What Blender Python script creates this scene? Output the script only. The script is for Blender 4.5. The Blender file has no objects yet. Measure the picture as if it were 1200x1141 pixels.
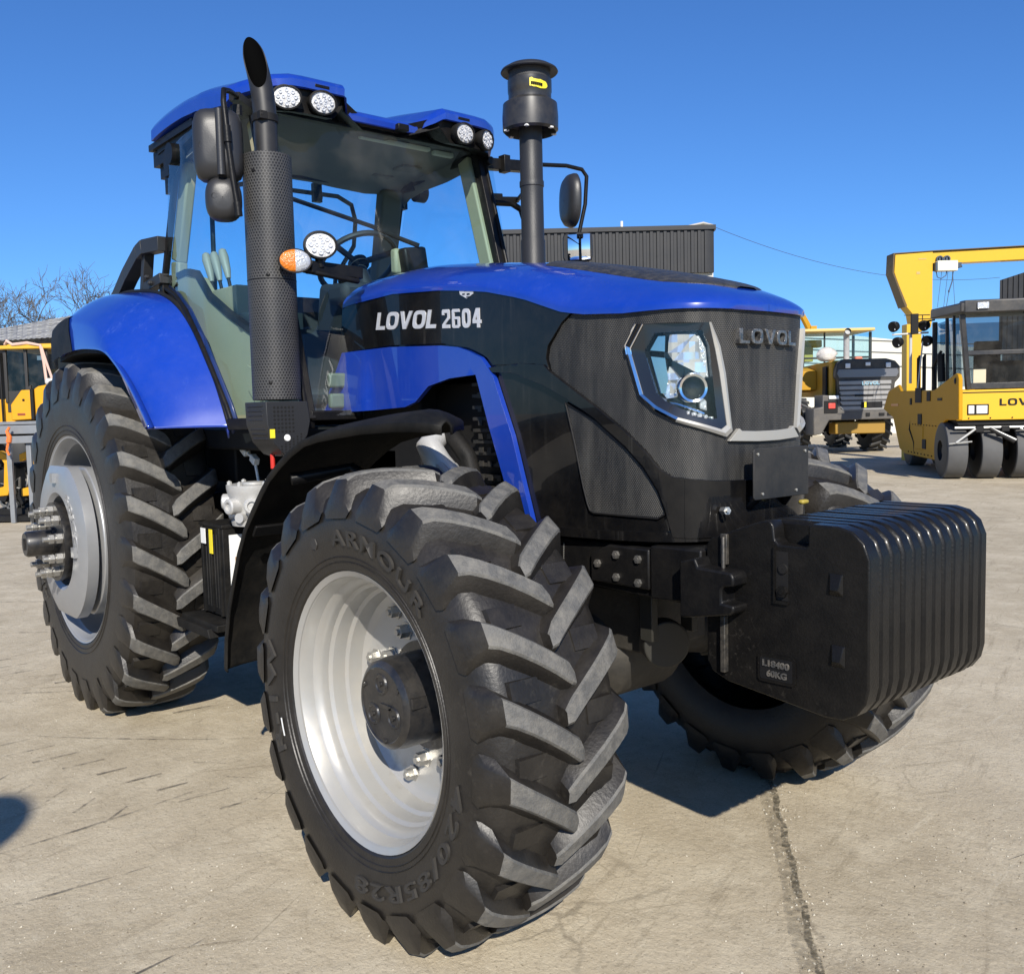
import bpy, bmesh, math, random
import numpy as np
from mathutils import Vector, Matrix

random.seed(7)
C = bpy.context.scene.collection
R = math.radians
PI = math.pi
scene = bpy.context.scene

# ------------------------------------------------------------------ camera
CAM = Vector((2.305, -2.454, 1.519))
yaw, pitch, roll = 2.4381, -0.0803, -0.0241
fw = Vector((math.cos(pitch)*math.cos(yaw), math.cos(pitch)*math.sin(yaw), math.sin(pitch)))
rt = fw.cross(Vector((0, 0, 1))).normalized()
up = rt.cross(fw)
cr_, sr_ = math.cos(roll), math.sin(roll)
r2 = cr_*rt + sr_*up
u2 = -sr_*rt + cr_*up
cam_d = bpy.data.cameras.new('camera')
cam_d.sensor_width = 36
cam_d.lens = 1101.656/1200*36
cam_d.clip_start = 0.05
cam_d.clip_end = 2000
cam = bpy.data.objects.new('camera', cam_d)
C.objects.link(cam)
m3 = Matrix((r2, u2, -fw)).transposed()
cam.matrix_world = Matrix.Translation(CAM) @ m3.to_4x4()
scene.camera = cam

# ------------------------------------------------------------------ sky and sun
SUN_EL, SUN_AZ = R(34.0), R(-34.0)          # azimuth counted from +X towards +Y
world = bpy.data.worlds.new('World')
scene.world = world
world.use_nodes = True
wn, wl = world.node_tree.nodes, world.node_tree.links
sky = wn.new('ShaderNodeTexSky')
sky.sky_type = 'NISHITA'
sky.sun_disc = False
sky.sun_elevation = SUN_EL
sky.sun_rotation = PI/2 - SUN_AZ
sky.altitude = 300
sky.air_density = 1.0
sky.dust_density = 0.15
sky.ozone_density = 5.0
bg = wn['Background']
bg.inputs['Strength'].default_value = 0.09
tint = wn.new('ShaderNodeMix'); tint.data_type = 'RGBA'; tint.blend_type = 'MULTIPLY'
tint.inputs['Factor'].default_value = 1.0
tint.inputs['B'].default_value = (.50, .82, 1.20, 1)      # deep dry winter blue
wl.new(sky.outputs[0], tint.inputs['A']); wl.new(tint.outputs['Result'], bg.inputs['Color'])
sun_d = bpy.data.lights.new('sun', 'SUN')
sun_d.energy = 5.0
sun_d.angle = R(0.55)
sun_d.color = (1.0, 0.94, 0.84)
sun = bpy.data.objects.new('sun', sun_d)
C.objects.link(sun)
sdir = Vector((math.cos(SUN_EL)*math.cos(SUN_AZ), math.cos(SUN_EL)*math.sin(SUN_AZ), math.sin(SUN_EL)))
sun.rotation_euler = sdir.to_track_quat('Z', 'Y').to_euler()
sun.location = (6, -6, 12)
scene.view_settings.view_transform = 'Standard'
scene.view_settings.look = 'None'
scene.view_settings.exposure = 0.36
scene.view_settings.gamma = 1
scene.render.film_transparent = False

# ------------------------------------------------------------------ materials
MATS = {}
def mat(name, col, rough=0.5, metal=0.0, coat=0.0, var=0.0, vscale=6.0, dust=0.0, dustcol=(0.34, 0.29, 0.22),
        bump=0.0, bscale=60.0, spec=0.5, dscale=3.0, coat_rough=0.05, scuff_glint=0.0, scuff_glint_col=(.3, .3, .3), scuff_glint_dir=(26, 26, 2.2)):
    if name in MATS: return MATS[name]
    m = bpy.data.materials.new(name)
    m.use_nodes = True
    nt = m.node_tree; n, l = nt.nodes, nt.links
    b = n['Principled BSDF']
    b.inputs['Roughness'].default_value = rough
    b.inputs['Metallic'].default_value = metal
    b.inputs['Coat Weight'].default_value = coat
    b.inputs['Coat Roughness'].default_value = coat_rough
    b.inputs['Specular IOR Level'].default_value = spec
    b.inputs['Base Color'].default_value = (*col, 1)
    tc = n.new('ShaderNodeTexCoord')
    cs = None
    if var > 0:
        nz = n.new('ShaderNodeTexNoise'); nz.inputs['Scale'].default_value = vscale; nz.inputs['Detail'].default_value = 8
        nz.inputs['Roughness'].default_value = 0.65
        l.new(tc.outputs['Object'], nz.inputs['Vector'])
        mx = n.new('ShaderNodeMix'); mx.data_type = 'RGBA'
        mx.inputs['A'].default_value = (*[c*(1-var) for c in col], 1)
        mx.inputs['B'].default_value = (*[min(1, c*(1+var)) for c in col], 1)
        l.new(nz.outputs['Fac'], mx.inputs['Factor'])
        cs = mx.outputs['Result']
    if dust > 0:
        nz = n.new('ShaderNodeTexNoise'); nz.inputs['Scale'].default_value = dscale; nz.inputs['Detail'].default_value = 12
        nz.inputs['Roughness'].default_value = 0.75
        l.new(tc.outputs['Object'], nz.inputs['Vector'])
        rp = n.new('ShaderNodeValToRGB')
        rp.color_ramp.elements[0].position = 0.42; rp.color_ramp.elements[0].color = (0, 0, 0, 1)
        rp.color_ramp.elements[1].position = 0.75; rp.color_ramp.elements[1].color = (dust, dust, dust, 1)
        l.new(nz.outputs['Fac'], rp.inputs['Fac'])
        mx = n.new('ShaderNodeMix'); mx.data_type = 'RGBA'
        mx.inputs['A'].default_value = (*col, 1)
        mx.inputs['B'].default_value = (*dustcol, 1)
        if cs: l.new(cs, mx.inputs['A'])
        l.new(rp.outputs['Color'], mx.inputs['Factor'])
        cs = mx.outputs['Result']
        ma = n.new('ShaderNodeMath'); ma.operation = 'MULTIPLY_ADD'
        ma.inputs[1].default_value = 0.5; ma.inputs[2].default_value = rough
        l.new(rp.outputs['Color'], ma.inputs[0]); l.new(ma.outputs[0], b.inputs['Roughness'])
    if scuff_glint > 0:
        mp = n.new('ShaderNodeMapping'); mp.inputs['Scale'].default_value = scuff_glint_dir; mp.inputs['Rotation'].default_value = (.25, .18, 0); l.new(tc.outputs['Object'], mp.inputs['Vector'])
        nz = n.new('ShaderNodeTexNoise'); nz.inputs['Scale'].default_value = 1.0; nz.inputs['Detail'].default_value = 10; nz.inputs['Roughness'].default_value = .7; l.new(mp.outputs[0], nz.inputs['Vector'])
        mr = n.new('ShaderNodeMapRange'); mr.inputs['From Min'].default_value = .56; mr.inputs['From Max'].default_value = .74; mr.inputs['To Max'].default_value = scuff_glint; l.new(nz.outputs['Fac'], mr.inputs['Value'])
        nb = n.new('ShaderNodeTexNoise'); nb.inputs['Scale'].default_value = 2.3; l.new(tc.outputs['Object'], nb.inputs['Vector'])
        mb = n.new('ShaderNodeMapRange'); mb.inputs['From Min'].default_value = .42; mb.inputs['From Max'].default_value = .65; l.new(nb.outputs['Fac'], mb.inputs['Value'])
        mm = n.new('ShaderNodeMath'); mm.operation = 'MULTIPLY'; l.new(mr.outputs[0], mm.inputs[0]); l.new(mb.outputs[0], mm.inputs[1])
        mx = n.new('ShaderNodeMix'); mx.data_type = 'RGBA'; mx.inputs['A'].default_value = (*col, 1); mx.inputs['B'].default_value = (*scuff_glint_col, 1)
        if cs: l.new(cs, mx.inputs['A'])
        l.new(mm.outputs[0], mx.inputs['Factor']); cs = mx.outputs['Result']
    if cs: l.new(cs, b.inputs['Base Color'])
    if bump > 0:
        nz = n.new('ShaderNodeTexNoise'); nz.inputs['Scale'].default_value = bscale; nz.inputs['Detail'].default_value = 6
        l.new(tc.outputs['Object'], nz.inputs['Vector'])
        bp = n.new('ShaderNodeBump'); bp.inputs['Strength'].default_value = bump; bp.inputs['Distance'].default_value = 0.01
        l.new(nz.outputs['Fac'], bp.inputs['Height']); l.new(bp.outputs['Normal'], b.inputs['Normal'])
    MATS[name] = m
    return m

def holes(name, col, hole, pitch, rad, rough=0.55, dust=0.0, dustcol=(0.3, 0.27, 0.22), coat=0.0, streak=False):
    """perforated sheet: hexagonal grid of small dark holes from the UV map, bumped in"""
    m = bpy.data.materials.new(name); m.use_nodes = True
    nt = m.node_tree; n, l = nt.nodes, nt.links
    b = n['Principled BSDF']; b.inputs['Roughness'].default_value = rough; b.inputs['Coat Weight'].default_value = coat
    uv = n.new('ShaderNodeUVMap')
    def lat(off):
        mp = n.new('ShaderNodeMapping'); mp.inputs['Scale'].default_value = (1/pitch, 1/(pitch*1.732), 1)
        mp.inputs['Location'].default_value = (off, off, 0)
        l.new(uv.outputs[0], mp.inputs['Vector'])
        fr = n.new('ShaderNodeVectorMath'); fr.operation = 'FRACTION'; l.new(mp.outputs[0], fr.inputs[0])
        sb = n.new('ShaderNodeVectorMath'); sb.operation = 'SUBTRACT'; sb.inputs[1].default_value = (.5, .5, 0); l.new(fr.outputs[0], sb.inputs[0])
        ml = n.new('ShaderNodeVectorMath'); ml.operation = 'MULTIPLY'; ml.inputs[1].default_value = (1, 1.732, 0); l.new(sb.outputs[0], ml.inputs[0])
        ln = n.new('ShaderNodeVectorMath'); ln.operation = 'LENGTH'; l.new(ml.outputs[0], ln.inputs[0])
        return ln.outputs['Value']
    mn = n.new('ShaderNodeMath'); mn.operation = 'MINIMUM'; l.new(lat(0), mn.inputs[0]); l.new(lat(.5), mn.inputs[1])
    rp = n.new('ShaderNodeMapRange'); rp.inputs['From Min'].default_value = rad*0.85; rp.inputs['From Max'].default_value = rad*1.1
    l.new(mn.outputs[0], rp.inputs['Value'])
    tc = n.new('ShaderNodeTexCoord')
    nz = n.new('ShaderNodeTexNoise'); nz.inputs['Scale'].default_value = 5; nz.inputs['Detail'].default_value = 12; nz.inputs['Roughness'].default_value = .72
    if streak:
        mp = n.new('ShaderNodeMapping'); mp.inputs['Scale'].default_value = (3.2, 3.2, .55)
        l.new(tc.outputs['Object'], mp.inputs['Vector']); l.new(mp.outputs[0], nz.inputs['Vector'])
    else:
        l.new(tc.outputs['Object'], nz.inputs['Vector'])
    dr = n.new('ShaderNodeMapRange'); dr.inputs['From Min'].default_value = .38; dr.inputs['From Max'].default_value = .72
    dr.inputs['To Max'].default_value = dust
    l.new(nz.outputs['Fac'], dr.inputs['Value'])
    m1 = n.new('ShaderNodeMix'); m1.data_type = 'RGBA'; m1.inputs['A'].default_value = (*col, 1); m1.inputs['B'].default_value = (*dustcol, 1)
    l.new(dr.outputs[0], m1.inputs['Factor'])
    m2 = n.new('ShaderNodeMix'); m2.data_type = 'RGBA'; m2.inputs['A'].default_value = (*hole, 1)
    l.new(rp.outputs[0], m2.inputs['Factor']); l.new(m1.outputs['Result'], m2.inputs['B'])
    l.new(m2.outputs['Result'], b.inputs['Base Color'])
    bp = n.new('ShaderNodeBump'); bp.inputs['Strength'].default_value = .6; bp.inputs['Distance'].default_value = .003
    l.new(rp.outputs[0], bp.inputs['Height']); l.new(bp.outputs['Normal'], b.inputs['Normal'])
    MATS[name] = m
    return m

def glass(name, tint, refl=0.12, dirt=0.03):
    m = bpy.data.materials.new(name); m.use_nodes = True
    n, l = m.node_tree.nodes, m.node_tree.links
    n.remove(n['Principled BSDF']); out = n['Material Output']
    tr = n.new('ShaderNodeBsdfTransparent'); tr.inputs['Color'].default_value = (*tint, 1)
    gl = n.new('ShaderNodeBsdfGlossy'); gl.inputs['Roughness'].default_value = .01
    df = n.new('ShaderNodeBsdfDiffuse'); df.inputs['Color'].default_value = (.45, .42, .36, 1)
    ge = n.new('ShaderNodeNewGeometry'); dp = n.new('ShaderNodeVectorMath'); dp.operation = 'DOT_PRODUCT'
    l.new(ge.outputs['Incoming'], dp.inputs[0]); l.new(ge.outputs['Normal'], dp.inputs[1])
    ab = n.new('ShaderNodeMath'); ab.operation = 'ABSOLUTE'; l.new(dp.outputs['Value'], ab.inputs[0])
    om = n.new('ShaderNodeMath'); om.operation = 'SUBTRACT'; om.inputs[0].default_value = 1.0; l.new(ab.outputs[0], om.inputs[1])
    pw = n.new('ShaderNodeMath'); pw.operation = 'POWER'; pw.inputs[1].default_value = 5.0; l.new(om.outputs[0], pw.inputs[0])
    fr = n.new('ShaderNodeMath'); fr.operation = 'MULTIPLY_ADD'; fr.inputs[1].default_value = .90; fr.inputs[2].default_value = .045; l.new(pw.outputs[0], fr.inputs[0])
    ad = n.new('ShaderNodeMath'); ad.operation = 'MULTIPLY'; ad.inputs[1].default_value = 1.0 if refl >= .1 else .6
    l.new(fr.outputs[0], ad.inputs[0])
    mx = n.new('ShaderNodeMixShader'); l.new(ad.outputs[0], mx.inputs[0]); l.new(tr.outputs[0], mx.inputs[1]); l.new(gl.outputs[0], mx.inputs[2])
    tc = n.new('ShaderNodeTexCoord'); nz = n.new('ShaderNodeTexNoise'); nz.inputs['Scale'].default_value = 4; nz.inputs['Detail'].default_value = 10
    l.new(tc.outputs['Object'], nz.inputs['Vector'])
    mr = n.new('ShaderNodeMapRange'); mr.inputs['From Min'].default_value = .45; mr.inputs['From Max'].default_value = .8; mr.inputs['To Max'].default_value = dirt*2.5
    l.new(nz.outputs['Fac'], mr.inputs['Value'])
    m2 = n.new('ShaderNodeMixShader'); l.new(mr.outputs[0], m2.inputs[0]); l.new(mx.outputs[0], m2.inputs[1]); l.new(df.outputs[0], m2.inputs[2])
    l.new(m2.outputs[0], out.inputs['Surface'])
    MATS[name] = m
    return m

BLUE = mat('blue_paint', (.004, .036, .32), .30, coat=1.0, coat_rough=.025, scuff_glint=.22, scuff_glint_col=(.16, .26, .62), var=.12, vscale=2.5, dust=.05, dustcol=(.25, .28, .4), dscale=6)  # pale blue streaks put sun glints into the paint colour
NAVY = mat('navy_paint', (.012, .025, .10), .35, coat=.5)
GBLK = mat('gloss_black', (.0045, .0045, .005), .22, coat=.5, coat_rough=.02, dust=.03, dscale=8, spec=.2, scuff_glint=.35, scuff_glint_col=(.10, .095, .085), scuff_glint_dir=(38, 38, 1.6))
SBLK = mat('satin_black', (.005, .005, .0055), .42, var=.3, dust=.03, spec=.22, dscale=9, bump=.08, bscale=90)
MBLK = mat('matt_black', (.0055, .0055, .0055), .6, var=.3, dust=.045, spec=.2, dscale=7, bump=.15, bscale=120)
DARK = mat('dark_machinery', (.005, .005, .0055), .65, dust=.03, spec=.3)
PLAS = mat('grey_black_plastic', (.017, .0175, .019), .5, var=.2, bump=.1, bscale=200)
WGT = mat('weight_paint', (.0055, .0052, .005), .40, coat=.12, var=.3, scuff_glint=.5, scuff_glint_col=(.10, .09, .075), scuff_glint_dir=(60, 60, 60), dust=.035, dustcol=(.22, .19, .15), dscale=11, bump=.12, bscale=140, spec=.18, coat_rough=.12)
RUB = mat('tyre_rubber', (.0115, .0100, .0086), .42, var=.35, vscale=9, dust=.30, dustcol=(.075, .063, .047), dscale=6, bump=.12, bscale=110, scuff_glint=.5, scuff_glint_col=(.07, .062, .05), scuff_glint_dir=(30, 30, 30))
RUBT = mat('lug_rubber', (.085, .0835, .079), .62, var=.5, vscale=35, dust=.55, dustcol=(.27, .25, .21), dscale=22, bump=.25, bscale=200)
RUBL = mat('tyre_letter_rubber', (.030, .027, .023), .7, var=.3, vscale=30)
SILV = mat('silver_rim_paint', (.40, .395, .375), .36, metal=.35, coat=.25, scuff_glint=.5, scuff_glint_col=(.20, .165, .12), scuff_glint_dir=(9, 9, 9), var=.08, vscale=10, dust=.30, dustcol=(.42, .36, .27), dscale=7)
ALUM = mat('silver_weight_paint', (.34, .345, .35), .34, metal=.45, var=.12, vscale=12, dust=.12)
CAST = mat('cast_aluminium', (.46, .455, .44), .45, metal=.3, var=.12, vscale=14, bump=.15, bscale=120)
ZINC = mat('zinc_bolt', (.45, .44, .41), .35, metal=.75, dust=.2)
CHRM = mat('chrome_trim', (.86, .86, .86), .07, metal=1.0, dust=.15, dscale=25)
DULC = mat('dull_chrome_trim', (.40, .39, .36), .34, metal=.3, dust=.35, dustcol=(.40, .36, .28), dscale=14)
OLIV = mat('olive_trim', (.36, .315, .19), .6, var=.08)
GREY = mat('grey_trim', (.10, .10, .095), .7, var=.1)
HEAD = mat('headliner', (.16, .158, .15), .85, bump=.1, bscale=200, var=.1)
WHIT = mat('white_paint', (.78, .78, .75), .45)
LETT = mat('silver_lettering', (.62, .63, .66), .35, metal=.25, dust=.35, dustcol=(.25, .25, .26), dscale=40)
AMBR = mat('amber_lens', (.62, .17, .010), .2, coat=.6, var=.6, vscale=90, bump=.5, bscale=120)
CLER = mat('clear_lens', (.50, .51, .52), .15, metal=.25, coat=1.0, var=.5, vscale=80, bump=.5, bscale=110)
REFL = mat('lamp_reflector', (.90, .90, .90), .12, metal=.7, coat=.5, var=.12, vscale=40)
YELL = mat('yellow_paint', (.50, .25, .006), .6, coat=0, var=.08, vscale=2, dust=.04, dscale=3, spec=.15)
YELB = mat('bright_yellow_paint', (.68, .39, .008), .5, var=.05)
YELS = mat('yellow_sticker', (.80, .66, .03), .5)
REDP = mat('red_plastic', (.55, .03, .02), .4)
ORNG = mat('orange_strap', (.75, .17, .03), .7)
MIRR = mat('mirror_glass', (.82, .84, .86), .015, metal=1.0)
MUFF = holes('muffler_perforated', (.040, .040, .041), (.003, .003, .003), .0125, .30, .5, dust=.10)
MESH = holes('grille_mesh', (.020, .020, .0195), (.005, .005, .005), .0065, .33, .55, dust=.52, dustcol=(.16, .15, .13), streak=True)
TINT = glass('tinted_glass', (.73, .90, .96), dirt=.03)
CLRG = glass('clear_glass', (.95, .97, .97), refl=.08, dirt=0)
DKGL = glass('dark_glass', (.34, .42, .48), dirt=.03)

# ------------------------------------------------------------------ mesh builder
class MB:
    def __init__(s): s.v = []; s.f = []; s.m = []; s.uv = {}
    def add(s, vs, fs, mi=0):
        o = len(s.v); s.v += [tuple(p) for p in vs]
        for f in fs: s.f.append([i+o for i in f]); s.m.append(mi)
        return s
    def box(s, c, d, mi=0, M=None):
        x, y, z = d[0]/2, d[1]/2, d[2]/2
        vs = [Vector((a, b, e)) for a in (-x, x) for b in (-y, y) for e in (-z, z)]
        if M is not None: vs = [M @ p for p in vs]
        vs = [p+Vector(c) for p in vs]
        return s.add(vs, [(0, 1, 3, 2), (4, 6, 7, 5), (0, 4, 5, 1), (2, 3, 7, 6), (0, 2, 6, 4), (1, 5, 7, 3)], mi)
    def tube(s, pts, r, n=10, mi=0, caps=True):
        P = [Vector(p) for p in pts]; k = len(P)
        rs = r if isinstance(r, (list, tuple)) else [r]*k
        T = []
        for i in range(k):
            a = P[max(i-1, 0)]; b = P[min(i+1, k-1)]
            T.append((b-a).normalized())
        N = T[0].orthogonal().normalized(); vs = []; fs = []
        for i in range(k):
            if i: N = (N - T[i]*N.dot(T[i])).normalized()
            B = T[i].cross(N)
            for j in range(n):
                a = 2*PI*j/n
                vs.append(P[i] + (N*math.cos(a)+B*math.sin(a))*rs[i])
        for i in range(k-1):
            for j in range(n):
                fs.append((i*n+j, i*n+(j+1) % n, (i+1)*n+(j+1) % n, (i+1)*n+j))
        if caps: fs += [tuple(range(n))[::-1], tuple(range((k-1)*n, k*n))]
        return s.add(vs, fs, mi)
    def lathe(s, prof, o=(0, 0, 0), axis=(0, 0, 1), n=48, mi=0, uvr=None, sx=1.0, caps=False):
        """prof: (h, r) along the axis"""
        A = Vector(axis).normalized(); N = A.orthogonal().normalized()
        if abs(A.z) < .99: N = A.cross(Vector((0, 0, 1))).normalized()
        B = A.cross(N); O = Vector(o); vs = []; fs = []
        for h, r in prof:
            for j in range(n):
                a = 2*PI*j/n
                vs.append(O + A*h + (N*math.cos(a)*sx+B*math.sin(a))*r)
        k = len(prof); f0 = len(s.f)
        for i in range(k-1):
            for j in range(n):
                fs.append((i*n+j, i*n+(j+1) % n, (i+1)*n+(j+1) % n, (i+1)*n+j))
        if caps: fs += [tuple(range(n))[::-1], tuple(range((k-1)*n, k*n))]
        s.add(vs, fs, mi)
        if uvr:
            for i in range(k-1):
                for j in range(n):
                    c = 2*PI*uvr/n
                    s.uv[f0+i*n+j] = [(j*c, prof[i][0]), ((j+1)*c, prof[i][0]), ((j+1)*c, prof[i+1][0]), (j*c, prof[i+1][0])]
        return s
    def disc(s, o, axis, r, n=32, mi=0, sx=1.0):
        return s.lathe([(0, r), (0, 1e-4)], o, axis, n, mi, sx=sx)
    def prism(s, poly, a, b, plane='xz', mi=0):
        def q(p, d): return {'xz': (p[0], d, p[1]), 'yz': (d, p[0], p[1]), 'xy': (p[0], p[1], d)}[plane]
        k = len(poly)
        vs = [q(p, a) for p in poly]+[q(p, b) for p in poly]
        fs = [tuple(range(k)), tuple(range(k, 2*k))[::-1]]+[(i, (i+1) % k, (i+1) % k+k, i+k) for i in range(k)]
        return s.add(vs, fs, mi)
    def grid(s, rows, mi=0, closed=False):
        n = len(rows[0]); vs = [p for r_ in rows for p in r_]; fs = []
        for i in range(len(rows)-1):
            for j in range(n if closed else n-1):
                fs.append((i*n+j, i*n+(j+1) % n, (i+1)*n+(j+1) % n, (i+1)*n+j))
        return s.add(vs, fs, mi)
    def hexbolt(s, o, axis, r, h, mi=0):
        return s.lathe([(0, r), (h, r), (h, r*.5), (h*1.25, r*.5), (h*1.25, 1e-4)], o, axis, 6, mi)
    def build(s, name, mats, parent=None, bevel=0, angle=38, loc=None, seg=2, solid=0, rec=True):
        me = bpy.data.meshes.new(name)
        me.from_pydata(s.v, [], s.f)
        if not isinstance(mats, (list, tuple)): mats = [mats]
        for m in mats: me.materials.append(m)
        me.polygons.foreach_set('material_index', s.m)
        if s.uv:
            lay = me.uv_layers.new(name='UVMap')
            for p in me.polygons:
                if p.index in s.uv:
                    for li, q in zip(p.loop_indices, s.uv[p.index]): lay.data[li].uv = q
        if rec:
            bm = bmesh.new(); bm.from_mesh(me); bmesh.ops.recalc_face_normals(bm, faces=bm.faces); bm.to_mesh(me); bm.free()
        me.polygons.foreach_set('use_smooth', [True]*len(me.polygons))
        me.set_sharp_from_angle(angle=R(angle))
        me.update()
        o = bpy.data.objects.new(name, me); C.objects.link(o)
        if parent is not None: o.parent = parent
        if loc is not None: o.location = loc
        if solid:
            md = o.modifiers.new('thickness', 'SOLIDIFY'); md.thickness = abs(solid); md.offset = -1 if solid > 0 else 1
        if bevel:
            md = o.modifiers.new('edge', 'BEVEL'); md.width = bevel; md.segments = seg; md.limit_method = 'ANGLE'; md.angle_limit = R(35)
        return o

def empty(name, loc=(0, 0, 0), rz=0.0):
    o = bpy.data.objects.new(name, None); C.objects.link(o); o.location = loc; o.rotation_euler = (0, 0, rz)
    o.empty_display_size = .3
    return o
def tag(o, label=None, cat=None, group=None, kind=None):
    if label: o['label'] = label
    if cat: o['category'] = cat
    if group: o['group'] = group
    if kind: o['kind'] = kind
    return o

def text_mesh(txt, size=1.0, bold=0.0, shear=0.0, spacing=1.0):
    """flat triangulated lettering: (list of 2D points, faces, width)"""
    cu = bpy.data.curves.new('lettering', 'FONT'); cu.body = txt; cu.size = size; cu.offset = bold; cu.shear = shear
    cu.space_character = spacing; cu.resolution_u = 4
    ob = bpy.data.objects.new('lettering', cu); C.objects.link(ob)
    bpy.context.view_layer.update()
    dg = bpy.context.evaluated_depsgraph_get()
    me = bpy.data.meshes.new_from_object(ob.evaluated_get(dg))
    vs = [(v.co.x, v.co.y) for v in me.vertices]; fs = [tuple(p.vertices) for p in me.polygons]
    bpy.data.objects.remove(ob); bpy.data.curves.remove(cu); bpy.data.meshes.remove(me)
    x0 = min(p[0] for p in vs); x1 = max(p[0] for p in vs); y0 = min(p[1] for p in vs); y1 = max(p[1] for p in vs)
    vs = [((p[0]-x0)/(x1-x0), (p[1]-y0)/(y1-y0)) for p in vs]
    return vs, fs
def block_word(txt, shear=.0, t=.24, gap=.13):
    """heavy square-shouldered capitals built from strokes"""
    vs, fs = [], []; x = 0
    def poly(loop, quads):
        o = len(vs); vs.extend(loop); fs.extend([tuple(i+o for i in q) for q in quads])
    for c in txt:
        if c == 'L':
            w = .74; poly([(x, 0), (x+w, 0), (x+w, .21), (x+t, .21), (x+t, 1), (x, 1)], [(0, 1, 2, 3), (0, 3, 4, 5)])
        elif c == '6':
            w = .67; q_ = [[(0, .08), (.08, 0), (.19, 0), (.19, 1), (.08, 1), (0, .92)], [(.19, .84), (.66, .84), (.66, .93), (.60, 1), (.19, 1)], [(.19, 0), (.59, 0), (.67, .08), (.67, .15), (.19, .15)], [(.49, .15), (.67, .15), (.67, .53), (.61, .60), (.49, .60)], [(.19, .46), (.49, .46), (.49, .60), (.19, .60)]]
            for l_ in q_: poly([(x+a, b) for a, b in l_], [tuple(range(len(l_)))])
        elif c == '2':
            w = .67; poly([(x, 0), (x+.67, 0), (x+.67, .19), (x, .19), (x+.26, .19), (x+.67, .50), (x+.48, .58), (x+.67, .92), (x+.59, 1), (x+.48, 1), (x, .70), (x+.18, .70), (x+.18, .81), (x+.48, .81), (x+.08, 1), (x, .92)],
                [(0, 1, 2, 3), (3, 4, 5, 6), (6, 5, 7, 8, 9), (10, 11, 12, 14, 15), (12, 13, 9, 14)])
        elif c == '4':
            w = .70; poly([(x, .22), (x+.70, .22), (x+.70, .40), (x, .40), (x+.36, 0), (x+.58, 0), (x+.58, .22), (x+.36, .22), (x+.36, .40), (x+.58, .40), (x+.58, 1), (x+.36, 1), (x+.19, .40), (x+.36, .66), (x+.30, 1)],
                [(0, 1, 2, 3), (4, 5, 6, 7), (8, 9, 10, 11), (3, 12, 13, 11, 14)])
        elif c == 'V':
            w = 1.0; m = x+w/2; poly([(x, 1), (m-.13, 0), (m+.13, 0), (x+w, 1), (x+w-t-.02, 1), (m, .28), (x+t+.02, 1)], [(0, 1, 5, 6), (1, 2, 5), (2, 3, 4, 5)])
        else:
            w = .68 if c == '0' else .98; n = 28; t = .20 if c == '0' else .24; o = []; i_ = []
            for k in range(n):
                a = 2*PI*k/n; ca, sa = math.cos(a), math.sin(a); r = (abs(ca)**3.4+abs(sa)**3.4)**(-1/3.4)
                o.append((x+w/2+ca*r*w/2, .5+sa*r*.5)); i_.append((x+w/2+ca*r*(w/2-t), .5+sa*r*.29))
            poly(o+i_, [(k, (k+1) % n, (k+1) % n+n, k+n) for k in range(n)])
        x += w+gap
    W_ = x-gap+shear
    return [((p[0]+shear*p[1])/W_, p[1]) for p in vs], fs
def put_text(mb, txt, fn, depth_fn=None, mi=0, **k):
    """fn(a, b) -> 3D point for a, b in 0..1 across and up the word; depth_fn adds a raised back rim"""
    vs, fs = block_word(txt, k.get('shear', 0)*2, gap=.22 if txt[0] == '2' else .13) if txt in ('LOVOL', '2604') else text_mesh(txt, **k)
    if depth_fn is None:
        mb.add([fn(*p) for p in vs], fs, mi); return
    n = len(vs); ed = {}
    for f in fs:
        for i in range(len(f)):
            e = (f[i], f[(i+1) % len(f)]); ed[e] = 1
    side = [(a, b, b+n, a+n) for (a, b) in ed if (b, a) not in ed]
    mb.add([fn(*p) for p in vs]+[depth_fn(*p) for p in vs], fs+side, mi)

def at(lat, dep, z=0.0):
    """a place in the yard: metres to the right of and ahead of the photographer"""
    h = Vector((-.7630, .6464, 0)); s = Vector((.6464, .7630, 0))
    p = Vector((CAM.x, CAM.y, 0))+h*dep+s*lat
    return Vector((p.x, p.y, z))

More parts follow.
